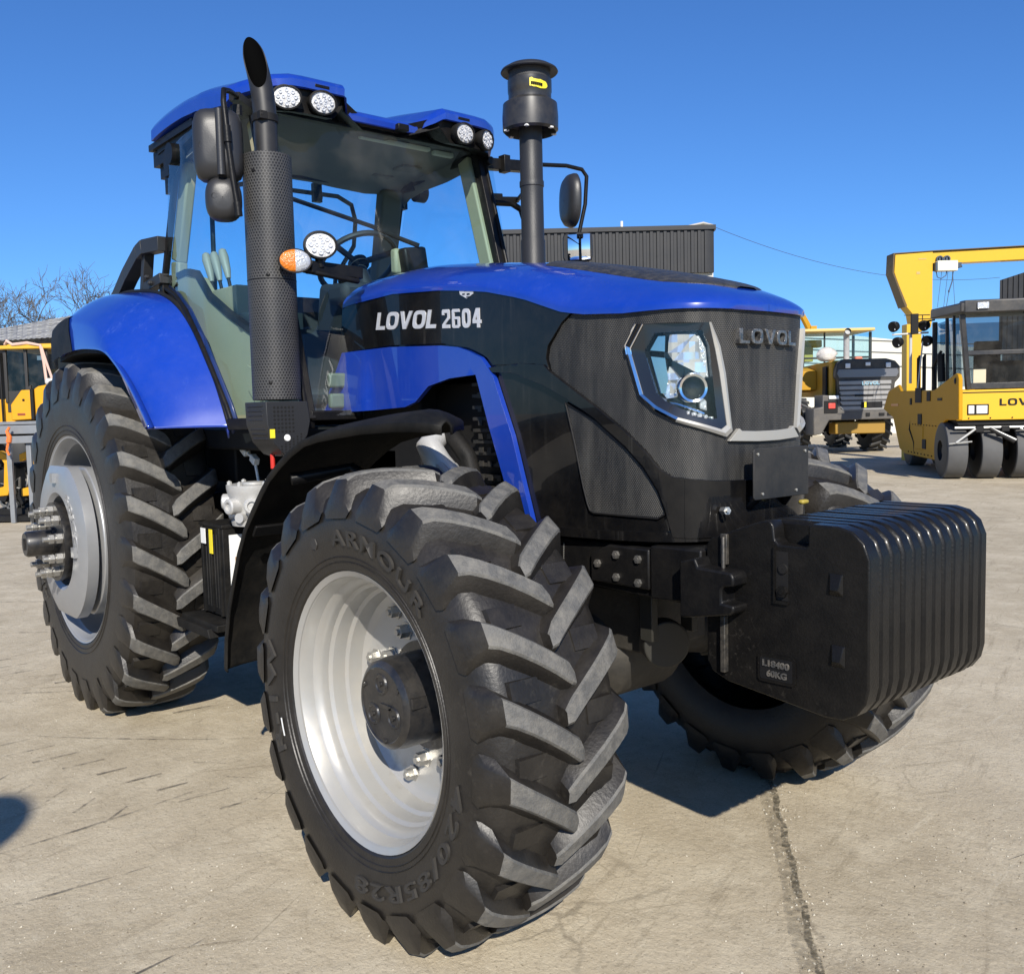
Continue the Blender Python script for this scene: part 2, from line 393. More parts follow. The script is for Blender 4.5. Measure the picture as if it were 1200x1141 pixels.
# ------------------------------------------------------------------ ground
def ground_material():
    m = bpy.data.materials.new('worn_concrete'); m.use_nodes = True
    n, l = m.node_tree.nodes, m.node_tree.links
    b = n['Principled BSDF']; b.inputs['Roughness'].default_value = .85; b.inputs['Specular IOR Level'].default_value = .3
    tc = n.new('ShaderNodeTexCoord')
    def noise(scale, det=8, rough=.6, rot=0, st=(1, 1, 1)):
        m0 = n.new('ShaderNodeMapping'); m0.inputs['Rotation'].default_value = (0, 0, -rot); l.new(tc.outputs['Object'], m0.inputs['Vector'])
        mp = n.new('ShaderNodeMapping'); mp.inputs['Scale'].default_value = st; mp.inputs['Location'].default_value = (rot*3.7, rot*1.9, 0)
        l.new(m0.outputs[0], mp.inputs['Vector'])
        z = n.new('ShaderNodeTexNoise'); z.inputs['Scale'].default_value = scale; z.inputs['Detail'].default_value = det; z.inputs['Roughness'].default_value = rough
        l.new(mp.outputs[0], z.inputs['Vector']); return z.outputs['Fac']
    def rng(s, a, b_, c=0, d=1):
        r = n.new('ShaderNodeMapRange'); r.inputs['From Min'].default_value = a; r.inputs['From Max'].default_value = b_
        r.inputs['To Min'].default_value = c; r.inputs['To Max'].default_value = d; l.new(s, r.inputs['Value']); return r.outputs[0]
    def mix(f, a, b_):
        x = n.new('ShaderNodeMix'); x.data_type = 'RGBA'; l.new(f, x.inputs['Factor'])
        for s, q in ((a, 'A'), (b_, 'B')):
            if isinstance(s, tuple): x.inputs[q].default_value = (*s, 1)
            else: l.new(s, x.inputs[q])
        return x.outputs['Result']
    c = mix(rng(noise(.55, 6, .6), .35, .65), (.375, .315, .218), (.50, .428, .308))
    c = mix(rng(noise(3.2, 10, .7), .45, .75, 0, .8), c, (.60, .53, .395))
    c = mix(rng(noise(1.3, 10, .72), .55, .78, 0, .75), c, (.255, .21, .145))
    # long thin scuffs in two directions
    c = mix(rng(noise(2.6, 8, .7, R(108), (.5, 5, 1)), .57, .70, 0, .55), c, (.22, .178, .118))
    c = mix(rng(noise(3.0, 8, .7, R(96), (.5, 7, 1)), .60, .72, 0, .6), c, (.60, .545, .42))
    c = mix(rng(noise(1.6, 8, .7, R(62), (.35, 10, 1)), .62, .70, 0, .6), c, (.18, .145, .095))
    c = mix(rng(noise(2.2, 6, .65, R(122), (.25, 14, 1)), .64, .70, 0, .65), c, (.16, .13, .085))
    c = mix(rng(noise(14, 12, .78), .52, .72, 0, .55), c, (.20, .165, .11))
    c = mix(rng(noise(22, 12, .78), .55, .75, 0, .5), c, (.62, .57, .45))
    # fine grit
    c = mix(rng(noise(95, 3, .6), .58, .74, 0, .75), c, (.14, .113, .075))
    c = mix(rng(noise(140, 2, .5), .62, .75, 0, .7), c, (.68, .62, .49))
    v6 = n.new('ShaderNodeTexVoronoi'); v6.feature = 'DISTANCE_TO_EDGE'; v6.inputs['Scale'].default_value = 7.5; v6.inputs['Randomness'].default_value = .6
    l.new(tc.outputs['Object'], v6.inputs['Vector']); m6 = n.new('ShaderNodeMath'); m6.operation = 'MULTIPLY'
    l.new(rng(v6.outputs['Distance'], .008, .028, 1, 0), m6.inputs[0]); l.new(rng(noise(.7, 5, .65, 2.0), .54, .66, 0, .5), m6.inputs[1]); c = mix(m6.outputs[0], c, (.24, .195, .13))
    # sparse cracks
    vo = n.new('ShaderNodeTexVoronoi'); vo.feature = 'DISTANCE_TO_EDGE'; vo.inputs['Scale'].default_value = 1.1
    wob = n.new('ShaderNodeTexNoise'); wob.inputs['Scale'].default_value = 2.5; wob.inputs['Detail'].default_value = 6
    l.new(tc.outputs['Object'], wob.inputs['Vector'])
    va = n.new('ShaderNodeVectorMath'); va.operation = 'MULTIPLY_ADD'; va.inputs[1].default_value = (.5, .5, 0)
    l.new(wob.outputs['Color'], va.inputs[0]); l.new(tc.outputs['Object'], va.inputs[2]); l.new(va.outputs[0], vo.inputs['Vector'])
    ck = rng(vo.outputs['Distance'], .003, .009, 1, 0)
    mu = n.new('ShaderNodeMath'); mu.operation = 'MULTIPLY'; l.new(ck, mu.inputs[0]); l.new(rng(noise(.9, 4), .52, .62, 0, .55), mu.inputs[1])
    c = mix(mu.outputs[0], c, (.15, .125, .09))
    l.new(c, b.inputs['Base Color'])
    bp = n.new('ShaderNodeBump'); bp.inputs['Strength'].default_value = .55; bp.inputs['Distance'].default_value = .012
    ad = n.new('ShaderNodeMath'); ad.operation = 'ADD'; l.new(noise(38, 8, .7), ad.inputs[0]); l.new(noise(5, 8, .6), ad.inputs[1])
    l.new(ad.outputs[0], bp.inputs['Height']); l.new(bp.outputs['Normal'], b.inputs['Normal'])
    return m
g = MB(); g.grid([[(x, y, 0) for y in (-300, 0, 300)] for x in (-400, 0, 120)])
ground = tag(g.build('ground', ground_material()), kind='structure')

def stain(name, col, dens, scale=20):
    m = bpy.data.materials.new(name); m.use_nodes = True
    n, l = m.node_tree.nodes, m.node_tree.links
    b = n['Principled BSDF']; b.inputs['Base Color'].default_value = (*col, 1); b.inputs['Roughness'].default_value = .9
    tc = n.new('ShaderNodeTexCoord'); z = n.new('ShaderNodeTexNoise'); z.inputs['Scale'].default_value = scale; z.inputs['Detail'].default_value = 8; z.inputs['Roughness'].default_value = .7
    l.new(tc.outputs['Object'], z.inputs['Vector'])
    r = n.new('ShaderNodeMapRange'); r.inputs['From Min'].default_value = .40; r.inputs['From Max'].default_value = .62; r.inputs['To Max'].default_value = dens
    l.new(z.outputs['Fac'], r.inputs['Value']); l.new(r.outputs[0], b.inputs['Alpha'])
    return m
# the dirt-filled joint that runs forward from under the weights
j = MB(); rnd = random.Random(3)
p0, p1 = Vector((-.55, 1.55, .004)), Vector((1.9, -1.40, .004)); dn = (p1-p0).normalized(); sd = Vector((-dn.y, dn.x, 0))
rows = []
for i in range(121):
    p = p0.lerp(p1, i/120); w = .007+.007*rnd.random(); o = .005*math.sin(i*.7)+.004*rnd.random()
    rows.append([p+sd*(o-w), p+sd*(o+w)])
j.grid(rows)
tag(j.build('pavement_joint', stain('joint_dirt', (.085, .072, .045), .95, 45)), kind='structure')
j = MB(); rows = []
for i in range(61):
    p = p0.lerp(p1, i/60)+Vector((0, 0, .004)); w = .022+.012*rnd.random(); o = .006*math.sin(i*.5)
    rows.append([p+sd*(o-w-.02), p+sd*(o+w-.02)])
j.grid(rows); tag(j.build('joint_grime', stain('joint_grime', (.22, .185, .125), .45, 40)), kind='structure')
# rubber marks left by lugged tyres: rows of short slanting strokes
tm = MB()
def marks(o, d, n, ln, w, ang, gap):
    o = Vector((*o, .005)); d = Vector((math.cos(d), math.sin(d), 0)); e = Vector((math.cos(ang), math.sin(ang), 0)); s = Vector((-e.y, e.x, 0))
    for i in range(n):
        c = o+d*(i*gap); l_ = ln*rnd.uniform(.6, 1.1); ww = w*rnd.uniform(.5, 1.2)
        tm.add([c-e*l_/2-s*ww/2, c+e*l_/2-s*ww/2*.5, c+e*l_/2+s*ww/2*.5, c-e*l_/2+s*ww/2], [(0, 1, 2, 3)])
marks((-3.3, -1.75), R(20), 13, .20, .020, R(88), .19)
marks((-4.8, -1.3), R(16), 12, .22, .022, R(84), .22)
marks((-3.0, -1.95), R(20), 10, .15, .014, R(130), .19)
marks((-2.2, -.95), R(8), 6, .2, .010, R(40), .27)
for (x, y, a, l_) in [(-1.35, -1.45, 95, .9), (-.9, -1.75, 82, .7), (-3.9, -1.6, 48, 1.8), (-3.4, -1.15, 52, 1.3), (-5.2, -.9, 47, 2.2), (-6.5, -.6, 46, 3.0), (-7.2, 0, 50, 3.2), (1.2, 1.3, 80, 1.2), (-.25, -1.75, 98, .6), (-8.5, .3, 46, 3), (-2.2, -1.0, 44, 1.2)]:
    e = Vector((math.cos(R(a)), math.sin(R(a)), 0)); s = Vector((-e.y, e.x, 0)); c = Vector((x, y, .006))
    k = 14; rows = []
    for i in range(k):
        t = i/(k-1)-.5; p = c+e*t*l_+s*(.05*l_*(t*t*2))+s*.004*rnd.random(); w = .007*(1-abs(t)*1.6)
        rows.append([p-s*w, p+s*w])
    tm.grid(rows)
tag(tm.build('tyre_marks', stain('tyre_mark_rubber', (.09, .075, .055), .7, 9)), kind='structure')
# loose grit and pebbles
gr = MB(); rnd = random.Random(11)
def pebble(x, y, r):
    vs = [(x+r*rnd.uniform(.5, 1.3), y, r*.2), (x-r*rnd.uniform(.5, 1.3), y+r*.2, r*.2), (x, y+r*rnd.uniform(.5, 1.2), r*.2), (x+r*.1, y-r*rnd.uniform(.5, 1.2), r*.2), (x, y, r*rnd.uniform(.5, 1.0)), (x, y, 0)]
    gr.add(vs, [(0, 2, 4), (2, 1, 4), (1, 3, 4), (3, 0, 4), (0, 2, 5), (2, 1, 5), (1, 3, 5), (3, 0, 5)], rnd.choice((0, 0, 1)))
for i in range(2600):
    d = rnd.uniform(1.6, 9)**1.0; la = rnd.uniform(-.75, .75)*d; p = at(la, d)
    if rnd.random() < .5 and i > 600: continue
    pebble(p.x, p.y, rnd.choice((.0025, .003, .004, .004, .006)))
for i in range(900):
    t = rnd.random(); p = p0.lerp(p1, t)+sd*rnd.gauss(0, .022); pebble(p.x, p.y, rnd.choice((.002, .003, .004, .006)))
for (cx, cy, sx, n_) in [(1.05, .75, .22, 260), (.1, -1.65, .25, 160), (-.1, -1.7, .12, 90), (1.0, -.1, .2, 150), (-.5, -1.5, .3, 120)]:
    for i in range(n_): pebble(rnd.gauss(cx, sx), rnd.gauss(cy, sx), rnd.choice((.002, .003, .003, .005)))
tag(gr.build('grit', [mat('grit_pale', (.50, .46, .37), .9), mat('grit_dark', (.20, .17, .125), .9)]), kind='stuff')

# ------------------------------------------------------------------ tractor
tractor = tag(empty('tractor', (0, 0, 0)), 'large blue farm tractor with lugged tyres and a stack of black front weights', 'tractor')
T = tractor

def make_wheel(name, side, x, hz, yc, prof, lugs, nl, lag, phase, rimprof, flat):
    """lugged tyre round a rim; side -1 is the tractor's right. Local origin in the hub."""
    A = (0, side, 0)
    rim = MB(); rim.lathe(rimprof, (0, 0, 0), A, 72)
    w = rim.build(name, SILV, T, loc=(x, side*yc, hz), angle=30)
    t = MB(); n = 144
    t.lathe(prof, (0, 0, 0), A, n)
    for s in (1, -1):
        for k in range(nl):
            ph = phase + 2*PI*(k + (0.5 if s < 0 else 0))/nl
            jit = .006*math.sin(k*2.3+s)
            rows = []; N_ = len(lugs)
            for (o, rtp, rb, wt, wb) in lugs:
                om = lugs[-3][0]; tt = min(1, (o-lugs[0][0])/(om-lugs[0][0]))
                a = ph + lag*(tt**.9) + jit
                def pt(r, wd): 
                    aa = a + wd/r
                    return (r*math.cos(aa), side*o*s, r*math.sin(aa))
                rows.append([pt(rb, -wb/2), pt(rtp-.006, -wt/2-.002), pt(rtp, -wt/2+.0045), pt(rtp, wt/2-.0045), pt(rtp-.006, wt/2+.002), pt(rb, wb/2)])
            v = [p for r_ in rows for p in r_]; b0 = len(t.v)
            fs = []; ms = []
            for i in range(N_-1):
                for j_ in range(5):
                    fs.append((i*6+j_, i*6+j_+1, i*6+6+j_+1, i*6+6+j_)); ms.append(1 if (j_ in (1, 2, 3) and i < N_-3) else 0)
            fs.append((0, 1, 2, 3, 4, 5)); ms.append(0); fs.append(tuple((N_-1)*6+q for q in (5, 4, 3, 2, 1, 0))); ms.append(0)
            t.v += v
            for f, m_ in zip(fs, ms): t.f.append([q+b0 for q in f]); t.m.append(m_)
    # low pads between the lugs
    for s in (1, -1):
        for k in range(nl):
            for oa, ob, tt in ((.34, .82, .58),):
                om = lugs[-3][0]; ph = phase + 2*PI*(k + (0.5 if s < 0 else 0))/nl + PI/nl + lag*tt; hw = PI/nl*.36; rr = lugs[0][2]
                pt = lambda r, a, o: (r*math.cos(a), side*o*s*om, r*math.sin(a))
                vs = [pt(rr-.004, ph+a, o) for a in (-hw, hw) for o in (oa, ob)]+[pt(rr+.013, ph+a*.86, o+d) for a in (-hw, hw) for o, d in ((oa, .02), (ob, -.02))]
                t.add(vs, [(4, 5, 7, 6), (0, 1, 5, 4), (2, 3, 7, 6), (0, 2, 6, 4), (1, 3, 7, 5)], 0)
    # rest on the ground: flatten what would sink in
    t.v = [(a, b, max(c, -hz+.003)) for a, b, c in t.v]
    return w, t

# front wheels -----------------------------------------------------------
FP = [(-.19, .393), (-.205, .42), (-.222, .47), (-.228, .53), (-.218, .585), (-.195, .622), (-.165, .640), (-.09, .648), (0, .651),
      (.09, .648), (.165, .640), (.195, .622), (.218, .585), (.228, .53), (.222, .47), (.211, .428), (.208, .412), (.19, .393)]
FL = [(-.024, .684, .640, .036, .070), (-.006, .692, .640, .058, .104), (.04, .693, .64, .056, .108), (.09, .693, .64, .056, .110), (.14, .689, .635, .057, .114), (.180, .682, .61, .060, .122),
      (.202, .668, .60, .066, .132), (.226, .612, .578, .088, .138), (.231, .575, .56, .070, .11)]
FRIM = [(.194, .388), (.204, .404), (.200, .404), (.196, .396), (.190, .386), (.176, .380), (.150, .374), (.138, .362), (.122, .357), (.104, .356), (.094, .346), (.07, .342), (.052, .341), (.044, .330), (.02, .326), (.0, .322),
        (-.012, .308), (-.018, .30), (-.022, .27), (-.036, .22), (-.036, .18), (-.03, .12), (-.03, .01)]
def sidewall(prof, r):
    q = [p for p in prof if p[0] > 0]
    for (o1, r1), (o2, r2_) in zip(q[:-1], q[1:]):
        if min(r1, r2_) <= r <= max(r1, r2_): return o1+(o2-o1)*(r-r1)/(r2_-r1+1e-9)
    return q[0][0]
def tyre_text(t, prof, side, txt, a0, a1, r0, r1, raise_=.0075, **k):
    def mk(d):
        def fn(u, v):
            r = r0+(r1-r0)*v; a = a0+(a1-a0)*u
            return (r*math.cos(a), side*(sidewall(prof, r)+d), r*math.sin(a))
        return fn
    put_text(t, txt, mk(raise_), mk(-.004), mi=2, **k)
def hub_bolts(w, side, n, r, o, size, h, name='wheel_bolt', ph=0):
    first = None
    for k in range(n):
        a = ph+2*PI*k/n
        if first is None:
            b = MB(); b.lathe([(0, size*1.45), (.004, size*1.45), (.004, size)], (0, 0, 0), (0, side, 0), 6); b.hexbolt((0, 0, 0), (0, side, 0), size, h)
            first = b.build(name, ZINC, w); ob = first
        else:
            ob = first.copy(); C.objects.link(ob); ob.parent = w
        ob.location = (r*math.cos(a), side*o, r*math.sin(a))
for side in (-1, 1):
    w, t = make_wheel('front_wheel', side, 0, .672, .888, FP, FL, 22, R(13), R(32.5), FRIM, 0)
    # raised rings and lettering on the sidewall
    for rr in (.432, .447): t.lathe([(sidewall(FP, rr-.003)-.002, rr-.003), (sidewall(FP, rr)+.003, rr), (sidewall(FP, rr+.003)-.002, rr+.003)], (0, 0, 0), (0, side, 0), 96)
    tyre_text(t, FP, side, 'ARMOUR', R(99) if side < 0 else R(81), R(43) if side < 0 else R(137), .480, .526, bold=.012, spacing=1.25)
    tyre_text(t, FP, side, 'R-1W', R(207) if side < 0 else R(-27), R(166) if side < 0 else R(14), .482, .524, bold=.012, spacing=1.1)
    tyre_text(t, FP, side, '420/85R28', R(-8) if side < 0 else R(188), R(-92) if side < 0 else R(272), .480, .524, bold=.01, spacing=1.2)
    if side < 0:
        t.lathe([(0, .02), (.003, .018), (.003, .001)], (.505*math.cos(R(112)), -sidewall(FP, .505), .505*math.sin(R(112))), (0, side, 0), 6, 2)
    t.build('tyre', [RUB, RUBT, RUBL], w, angle=32)
    if side < 0:
        s_ = MB(); a0 = R(196)
        s_.grid([[(r*math.cos(a), -sidewall(FP, r)-.004, r*math.sin(a)) for r in (.468, .475)] for a in [R(195+i) for i in range(8)]])
        s_.build('balance_mark', WHIT, w)
    h = MB()
    h.lathe([(-.05, .165), (-.02, .165), (-.02, .136), (.085, .136), (.118, .130), (.128, .118), (.130, .112), (.126, .108), (.126, .001)], (0, 0, 0), (0, side, 0), 56)
    for k in range(3):   # three raised cover lobes and their screws
        a = R(95+120*k); cx, cz = .062*math.cos(a), .062*math.sin(a)
        h.lathe([(.125, .034), (.131, .030), (.131, .024), (.1275, .021), (.1275, .008), (.134, .007), (.134, .001)], (cx, 0, cz), (0, side, 0), 20)
        a2 = R(155+120*k)
        h.lathe([(.125, .008), (.132, .007), (.132, .001)], (.105*math.cos(a2), 0, .105*math.sin(a2)), (0, side, 0), 10)
    h.box((0.02, side*.128, 0), (.06, .006, .012)); h.box((.125, side*.09, .03), (.03, .05, .03))
    h.build('hub', GBLK if side > 0 else mat('hub_black', (.012, .012, .013), .33, coat=.3, dust=.10, dscale=14, bump=.12, bscale=80), w, angle=35)
    hub_bolts(w, side, 10, .205, -.036, .021, .034, ph=R(12))
    hub_bolts(w, side, 8, .272, -.022, .018, .028, ph=R(30))
    v_ = MB(); v_.tube([(.0, side*-.02, .26), (.0, side*.0, .262), (.0, side*.05, .275)], .006, 8); v_.build('tyre_valve', DARK, w)

# rear wheels --------------------------------------------------------------
RP = [(-.21, .535), (-.222, .57), (-.232, .64), (-.234, .71), (-.230, .78), (-.220, .825), (-.20, .858), (-.1, .872), (0, .877),
      (.1, .872), (.20, .858), (.220, .825), (.230, .78), (.234, .71), (.232, .64), (.228, .58), (.226, .556), (.21, .535)]
RL = [(-.028, .920, .865, .046, .09), (-.006, .930, .865, .072, .128), (.04, .931, .865, .070, .128), (.11, .931, .862, .070, .132), (.17, .927, .855, .072, .142), (.205, .917, .83, .076, .155),
      (.222, .898, .81, .066, .14), (.234, .83, .78, .085, .14), (.237, .755, .74, .07, .10)]
RRIM = [(.208, .53), (.224, .5475), (.219, .5475), (.218, .535), (.205, .525), (.18, .518), (.165, .505), (.12, .500), (.06, .498), (.03, .485), (0, .48), (-.04, .47), (-.05, .44), (-.055, .36), (-.02, .30), (-.02, .19), (-.02, .02)]
for side in (-1, 1):
    w, t = make_wheel('rear_wheel', side, -2.9425, .901, .812, RP, RL, 25, R(10.5), R(5), RRIM, 0)
    w.data.materials[0] = mat('silver_rim_metal', (.30, .305, .31), .34, metal=.3, var=.1, dust=.15)
    for rr in (.575, .60): t.lathe([(sidewall(RP, rr-.004)-.002, rr-.004), (sidewall(RP, rr)+.004, rr), (sidewall(RP, rr+.004)-.002, rr+.004)], (0, 0, 0), (0, side, 0), 96)
    tyre_text(t, RP, side, 'ARMOUR', R(215) if side < 0 else R(-35), R(170) if side < 0 else R(10), .66, .715, bold=.012, spacing=1.25)
    t.build('tyre', [RUB, RUBT, RUBL], w, angle=32)
    # ring-shaped rim weights, two bolted face to face
    for (ya, yb, ro, ri) in ((.226, .300, .420, .235), (.140, .216, .412, .235)):
        m_ = MB(); n = 64
        rows = []
        for (o, r, cut) in ((ya, ri, 0), (ya, ro, 1), (yb-.022, ro, 1), (yb, ro-.055, 1), (yb, ri+.02, 0), (yb-.02, ri, 0), (ya, ri, 0)):
            row = []
            for k in range(n):
                a = 2*PI*k/n; xx, zz = r*math.cos(a), r*math.sin(a)
                if cut: zz = max(min(zz, ro*.93-(ro-r)*1.0), -ro*.93+(ro-r)*1.0)
                row.append((xx, side*o, zz))
            rows.append(row)
        m_.grid(rows, closed=True)
        if ya > .2:
            m_.box((.0, side*(yb+.004), .33), (.05, .03, .05)); m_.box((.30, side*(yb-.008), -.03), (.05, .05, .05)); m_.box((-.30, side*(yb-.008), -.03), (.05, .05, .05))
            def wt(d): return lambda u, v: ((.285+.05*v)*math.cos(R(55)-R(60)*u), side*(yb+d), (.285+.05*v)*math.sin(R(55)-R(60)*u))
            put_text(m_, '60KG', wt(.004), wt(-.002), bold=.02)
        m_.build('rim_weight', ALUM, w, bevel=.005)
    ax = MB()
    ax.lathe([(.0, .20), (.285, .20), (.300, .205), (.325, .205), (.325, .08), (.34, .078), (.34, .066), (.45, .066), (.462, .058), (.462, .03), (.456, .028), (.456, .001)], (0, 0, 0), (0, side, 0), 40)
    ax.box((0, side*.464, 0), (.014, .012, .06))
    ax.build('axle_flange', mat('axle_black', (.010, .010, .011), .38, coat=.2, dust=.12, dscale=20), w, angle=35)
    first = None
    for k in range(10):
        a = 2*PI*k/10+.2
        if first is None:
            b = MB(); b.tube([(0, side*.32, 0), (0, side*.415, 0)], .014, 10); b.hexbolt((0, side*.326, 0), (0, side, 0), .027, .028); b.hexbolt((0, side*.366, 0), (0, side, 0), .025, .022)
            first = b.build('wheel_stud', ZINC, w); ob = first
        else: ob = first.copy(); C.objects.link(ob); ob.parent = w
        ob.location = (.165*math.cos(a), 0, .165*math.sin(a))
    hub_bolts(w, side, 8, .335, .0, .018, .03, ph=.3)

# ------------------------------------------------------------------ bonnet and nose: one wrapped plan outline
PLAN = [(.613, 0), (.611, -.08), (.604, -.16), (.589, -.22), (.556, -.27), (.50, -.302), (.42, -.322), (.30, -.337), (.15, -.345), (0, -.350), (-.4, -.36), (-.8, -.368), (-1.35, -.375)]
def catmull(pts, n=24, first=None):
    P = [np.array(p, float) for p in pts]
    P = [np.array(first, float) if first is not None else 2*P[0]-P[1]]+P+[2*P[-1]-P[-2]]
    out = []
    for i in range(1, len(P)-2):
        a, b, c, d = P[i-1:i+3]
        for t in np.linspace(0, 1, n, endpoint=False):
            out.append(.5*((2*b)+(c-a)*t+(2*a-5*b+4*c-d)*t*t+(3*b-a-3*c+d)*t**3))
    out.append(P[-2]); return np.array(out)
PC = catmull(PLAN, 24, (.611, .08))
SMAP = [(0, 0, .9943), (.09, .100, .9927), (.15, .172, .9901), (.18, .204, .9887), (.24, .264, .988), (.30, .324, .9905), (.37, .397, .9948), (.45, .481, .9981), (.55, .583, .9994), (.667, .701, 1), (.8, .834, 1), (2.3, 2.334, 1)]
PS = np.r_[0, np.cumsum(np.linalg.norm(np.diff(PC, axis=0), axis=1))]
def WP(s, z, off=0.0, side=-1):
    """point on the bonnet's upright skin: s metres from the nose centre, z height"""
    sg = 1
    if s < 0: s, sg = -s, -1
    z = CAM.z+(z-CAM.z)*float(np.interp(s, [a[0] for a in SMAP], [a[2] for a in SMAP])); s = float(np.interp(s, [a[0] for a in SMAP], [a[1] for a in SMAP]))
    x = np.interp(s, PS, PC[:, 0]); y = np.interp(s, PS, PC[:, 1])
    e = .004; tx = np.interp(s+e, PS, PC[:, 0])-np.interp(max(s-e, 0), PS, PC[:, 0]); ty = np.interp(s+e, PS, PC[:, 1])-np.interp(max(s-e, 0), PS, PC[:, 1])
    l_ = math.hypot(tx, ty)+1e-12; nx, ny = -ty/l_, tx/l_
    if s < e: nx, ny = 1.0, 0.0
    x += nx*off; y += ny*off
    return (float(x), float(y)*sg*(-side), z)
def wrap_panel(mb, poly, off, thick, side=-1, mi=0, inner=(), uv=False, ds=.03, offfn=None):
    bm = bmesh.new(); ed = []
    for loop in [poly]+list(inner):
        vs = [bm.verts.new((a, b, 0)) for a, b in loop]
        for i in range(len(vs)):
            ed.append(bm.edges.new((vs[i], vs[(i+1) % len(vs)])))
    bmesh.ops.triangle_fill(bm, use_beauty=True, use_dissolve=False, edges=ed)
    smin = min(p[0] for p in poly); smax = max(p[0] for p in poly)
    k = math.ceil(smin/ds)
    while k*ds < smax:
        if k*ds > smin+1e-4:
            bmesh.ops.bisect_plane(bm, geom=bm.verts[:]+bm.edges[:]+bm.faces[:], dist=1e-6, plane_co=(k*ds, 0, 0), plane_no=(1, 0, 0))
        k += 1
    if offfn:
        zmin = min(p[1] for p in poly); zmax = max(p[1] for p in poly); k = math.ceil(zmin/.03)
        while k*.03 < zmax:
            bmesh.ops.bisect_plane(bm, geom=bm.verts[:]+bm.edges[:]+bm.faces[:], dist=1e-6, plane_co=(0, k*.03, 0), plane_no=(0, 1, 0)); k += 1
    bm.verts.index_update()
    q = [(v.co.x, v.co.y) for v in bm.verts]; n = len(q)
    outer = [WP(a, b, off+(offfn(a, b) if offfn else 0), side) for a, b in q]; inn = [WP(a, b, off-thick, side) for a, b in q]
    fs = [tuple(v.index for v in f.verts) for f in bm.faces]
    sd_ = [(e.verts[0].index, e.verts[1].index) for e in bm.edges if len(e.link_faces) == 1]
    bm.free()
    f0 = len(mb.f)
    mb.add(outer+inn, fs+[tuple(i+n for i in f)[::-1] for f in fs]+[(a, b, b+n, a+n) for a, b in sd_], mi)
    if uv:
        for i, f in enumerate(fs): mb.uv[f0+i] = [q[j_] for j_ in f]
        for i, f in enumerate(fs): mb.uv[f0+len(fs)+i] = [q[j_] for j_ in f[::-1]]

ZE = [(0, 1.818), (.14, 1.818), (.32, 1.820), (.47, 1.818), (.628, 1.829), (.718, 1.845), (.80, 1.872), (.90, 1.906), (1.088, 1.949), (1.324, 1.980), (1.645, 2.001), (1.968, 1.990), (2.1, 1.975)]
def ze(s): return float(np.interp(s, [p[0] for p in ZE], [p[1] for p in ZE]))
ZC = catmull([(-1.26, 2.118), (-1.0, 2.128), (-.74, 2.118), (-.287, 2.062), (-.108, 2.036), (.15, 1.985), (.32, 1.946), (.48, 1.902), (.57, 1.866), (.605, 1.846), (.63, 1.822)])
def zc(x): return float(np.interp(x, ZC[:, 0], ZC[:, 1]))
def hood_z(x, y, w, zee): 
    t = min(1, abs(y)/max(w, 1e-4)); return zee+max(0, zc(x)-zee)*(1-t**2.5)**.72
OFF = .016
HS = [2.02, 1.95, 1.85, 1.75, 1.65, 1.55, 1.45, 1.35, 1.25, 1.15, 1.08, 1.0, .94, .88, .82, .77, .72, .67, .62, .57, .52, .47, .42, .38, .34, .31, .28, .25, .22, .19, .16, .13, .10, .07, .04, .02, .004, .0006]
TY = [-1, -.995, -.98, -.95, -.9, -.82, -.72, -.6, -.45, -.3, -.15, 0]; TY = TY+[-t for t in TY[-2::-1]]
rows = []
for s in HS:
    E = WP(s, 0, OFF); zz = WP(s, ze(s))[2]; w_ = abs(E[1]); row = [(E[0]-.0, E[1]+.02 if w_ > .03 else E[1]*.3, zz-.016), (E[0], E[1], zz-.014)]
    for t in TY: row.append((E[0], t*w_, hood_z(E[0], t*w_, w_, zz)))
    row += [(E[0], w_, zz-.014), (E[0], w_-.02 if w_ > .03 else w_*.3, zz-.016)]
    rows.append(row)
hd = MB(); hd.grid(rows)
# rolled rear edge
hd.grid([[(p[0], p[1], p[2]) for p in rows[0]], [(p[0]-.015, p[1]*.985, p[2]-.012) for p in rows[0]], [(p[0]-.015, p[1]*.93, p[2]-.06) for p in rows[0]]])
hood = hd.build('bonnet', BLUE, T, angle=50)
xs_ = [WP(s, 0, OFF)[0] for s in HS][::-1]; ws_ = [abs(WP(s, 0, OFF)[1]) for s in HS][::-1]; zs_ = [WP(s, ze(s))[2] for s in HS][::-1]
o_ = np.argsort(xs_); xs_ = np.array(xs_)[o_]; ws_ = np.array(ws_)[o_]; zs_ = np.array(zs_)[o_]
def HZ(x, y): return hood_z(x, y, float(np.interp(x, xs_, ws_)), float(np.interp(x, xs_, zs_)))
WYT = catmull([(-.19, .10), (-.165, .17), (-.12, .205), (.1, .205), (.24, .215), (.40, .210), (.47, .175), (.52, .12), (.55, .05)])
tp = MB(); rows = []
for x in [-.19, -.185, -.175, -.16, -.14, -.12, -.08, 0, .08, .16, .24, .32, .40, .45, .48, .51, .53, .55]:
    wy = float(np.interp(x, WYT[:, 0], WYT[:, 1])); row = [(x, -wy, HZ(x, -wy)-.004)]
    for t in [i/12 for i in range(-12, 13)]:
        row.append((x, t*wy, HZ(x, t*wy)+.006*(1-abs(t)**6)+.001))
    row.append((x, wy, HZ(x, wy)-.004)); rows.append(row)
tp.grid(rows); tp.build('bonnet_grille', mat('bonnet_grille_black', (.02, .02, .021), .45, dust=.3, dustcol=(.2, .18, .15), dscale=30, bump=.2, bscale=200), hood, angle=50)

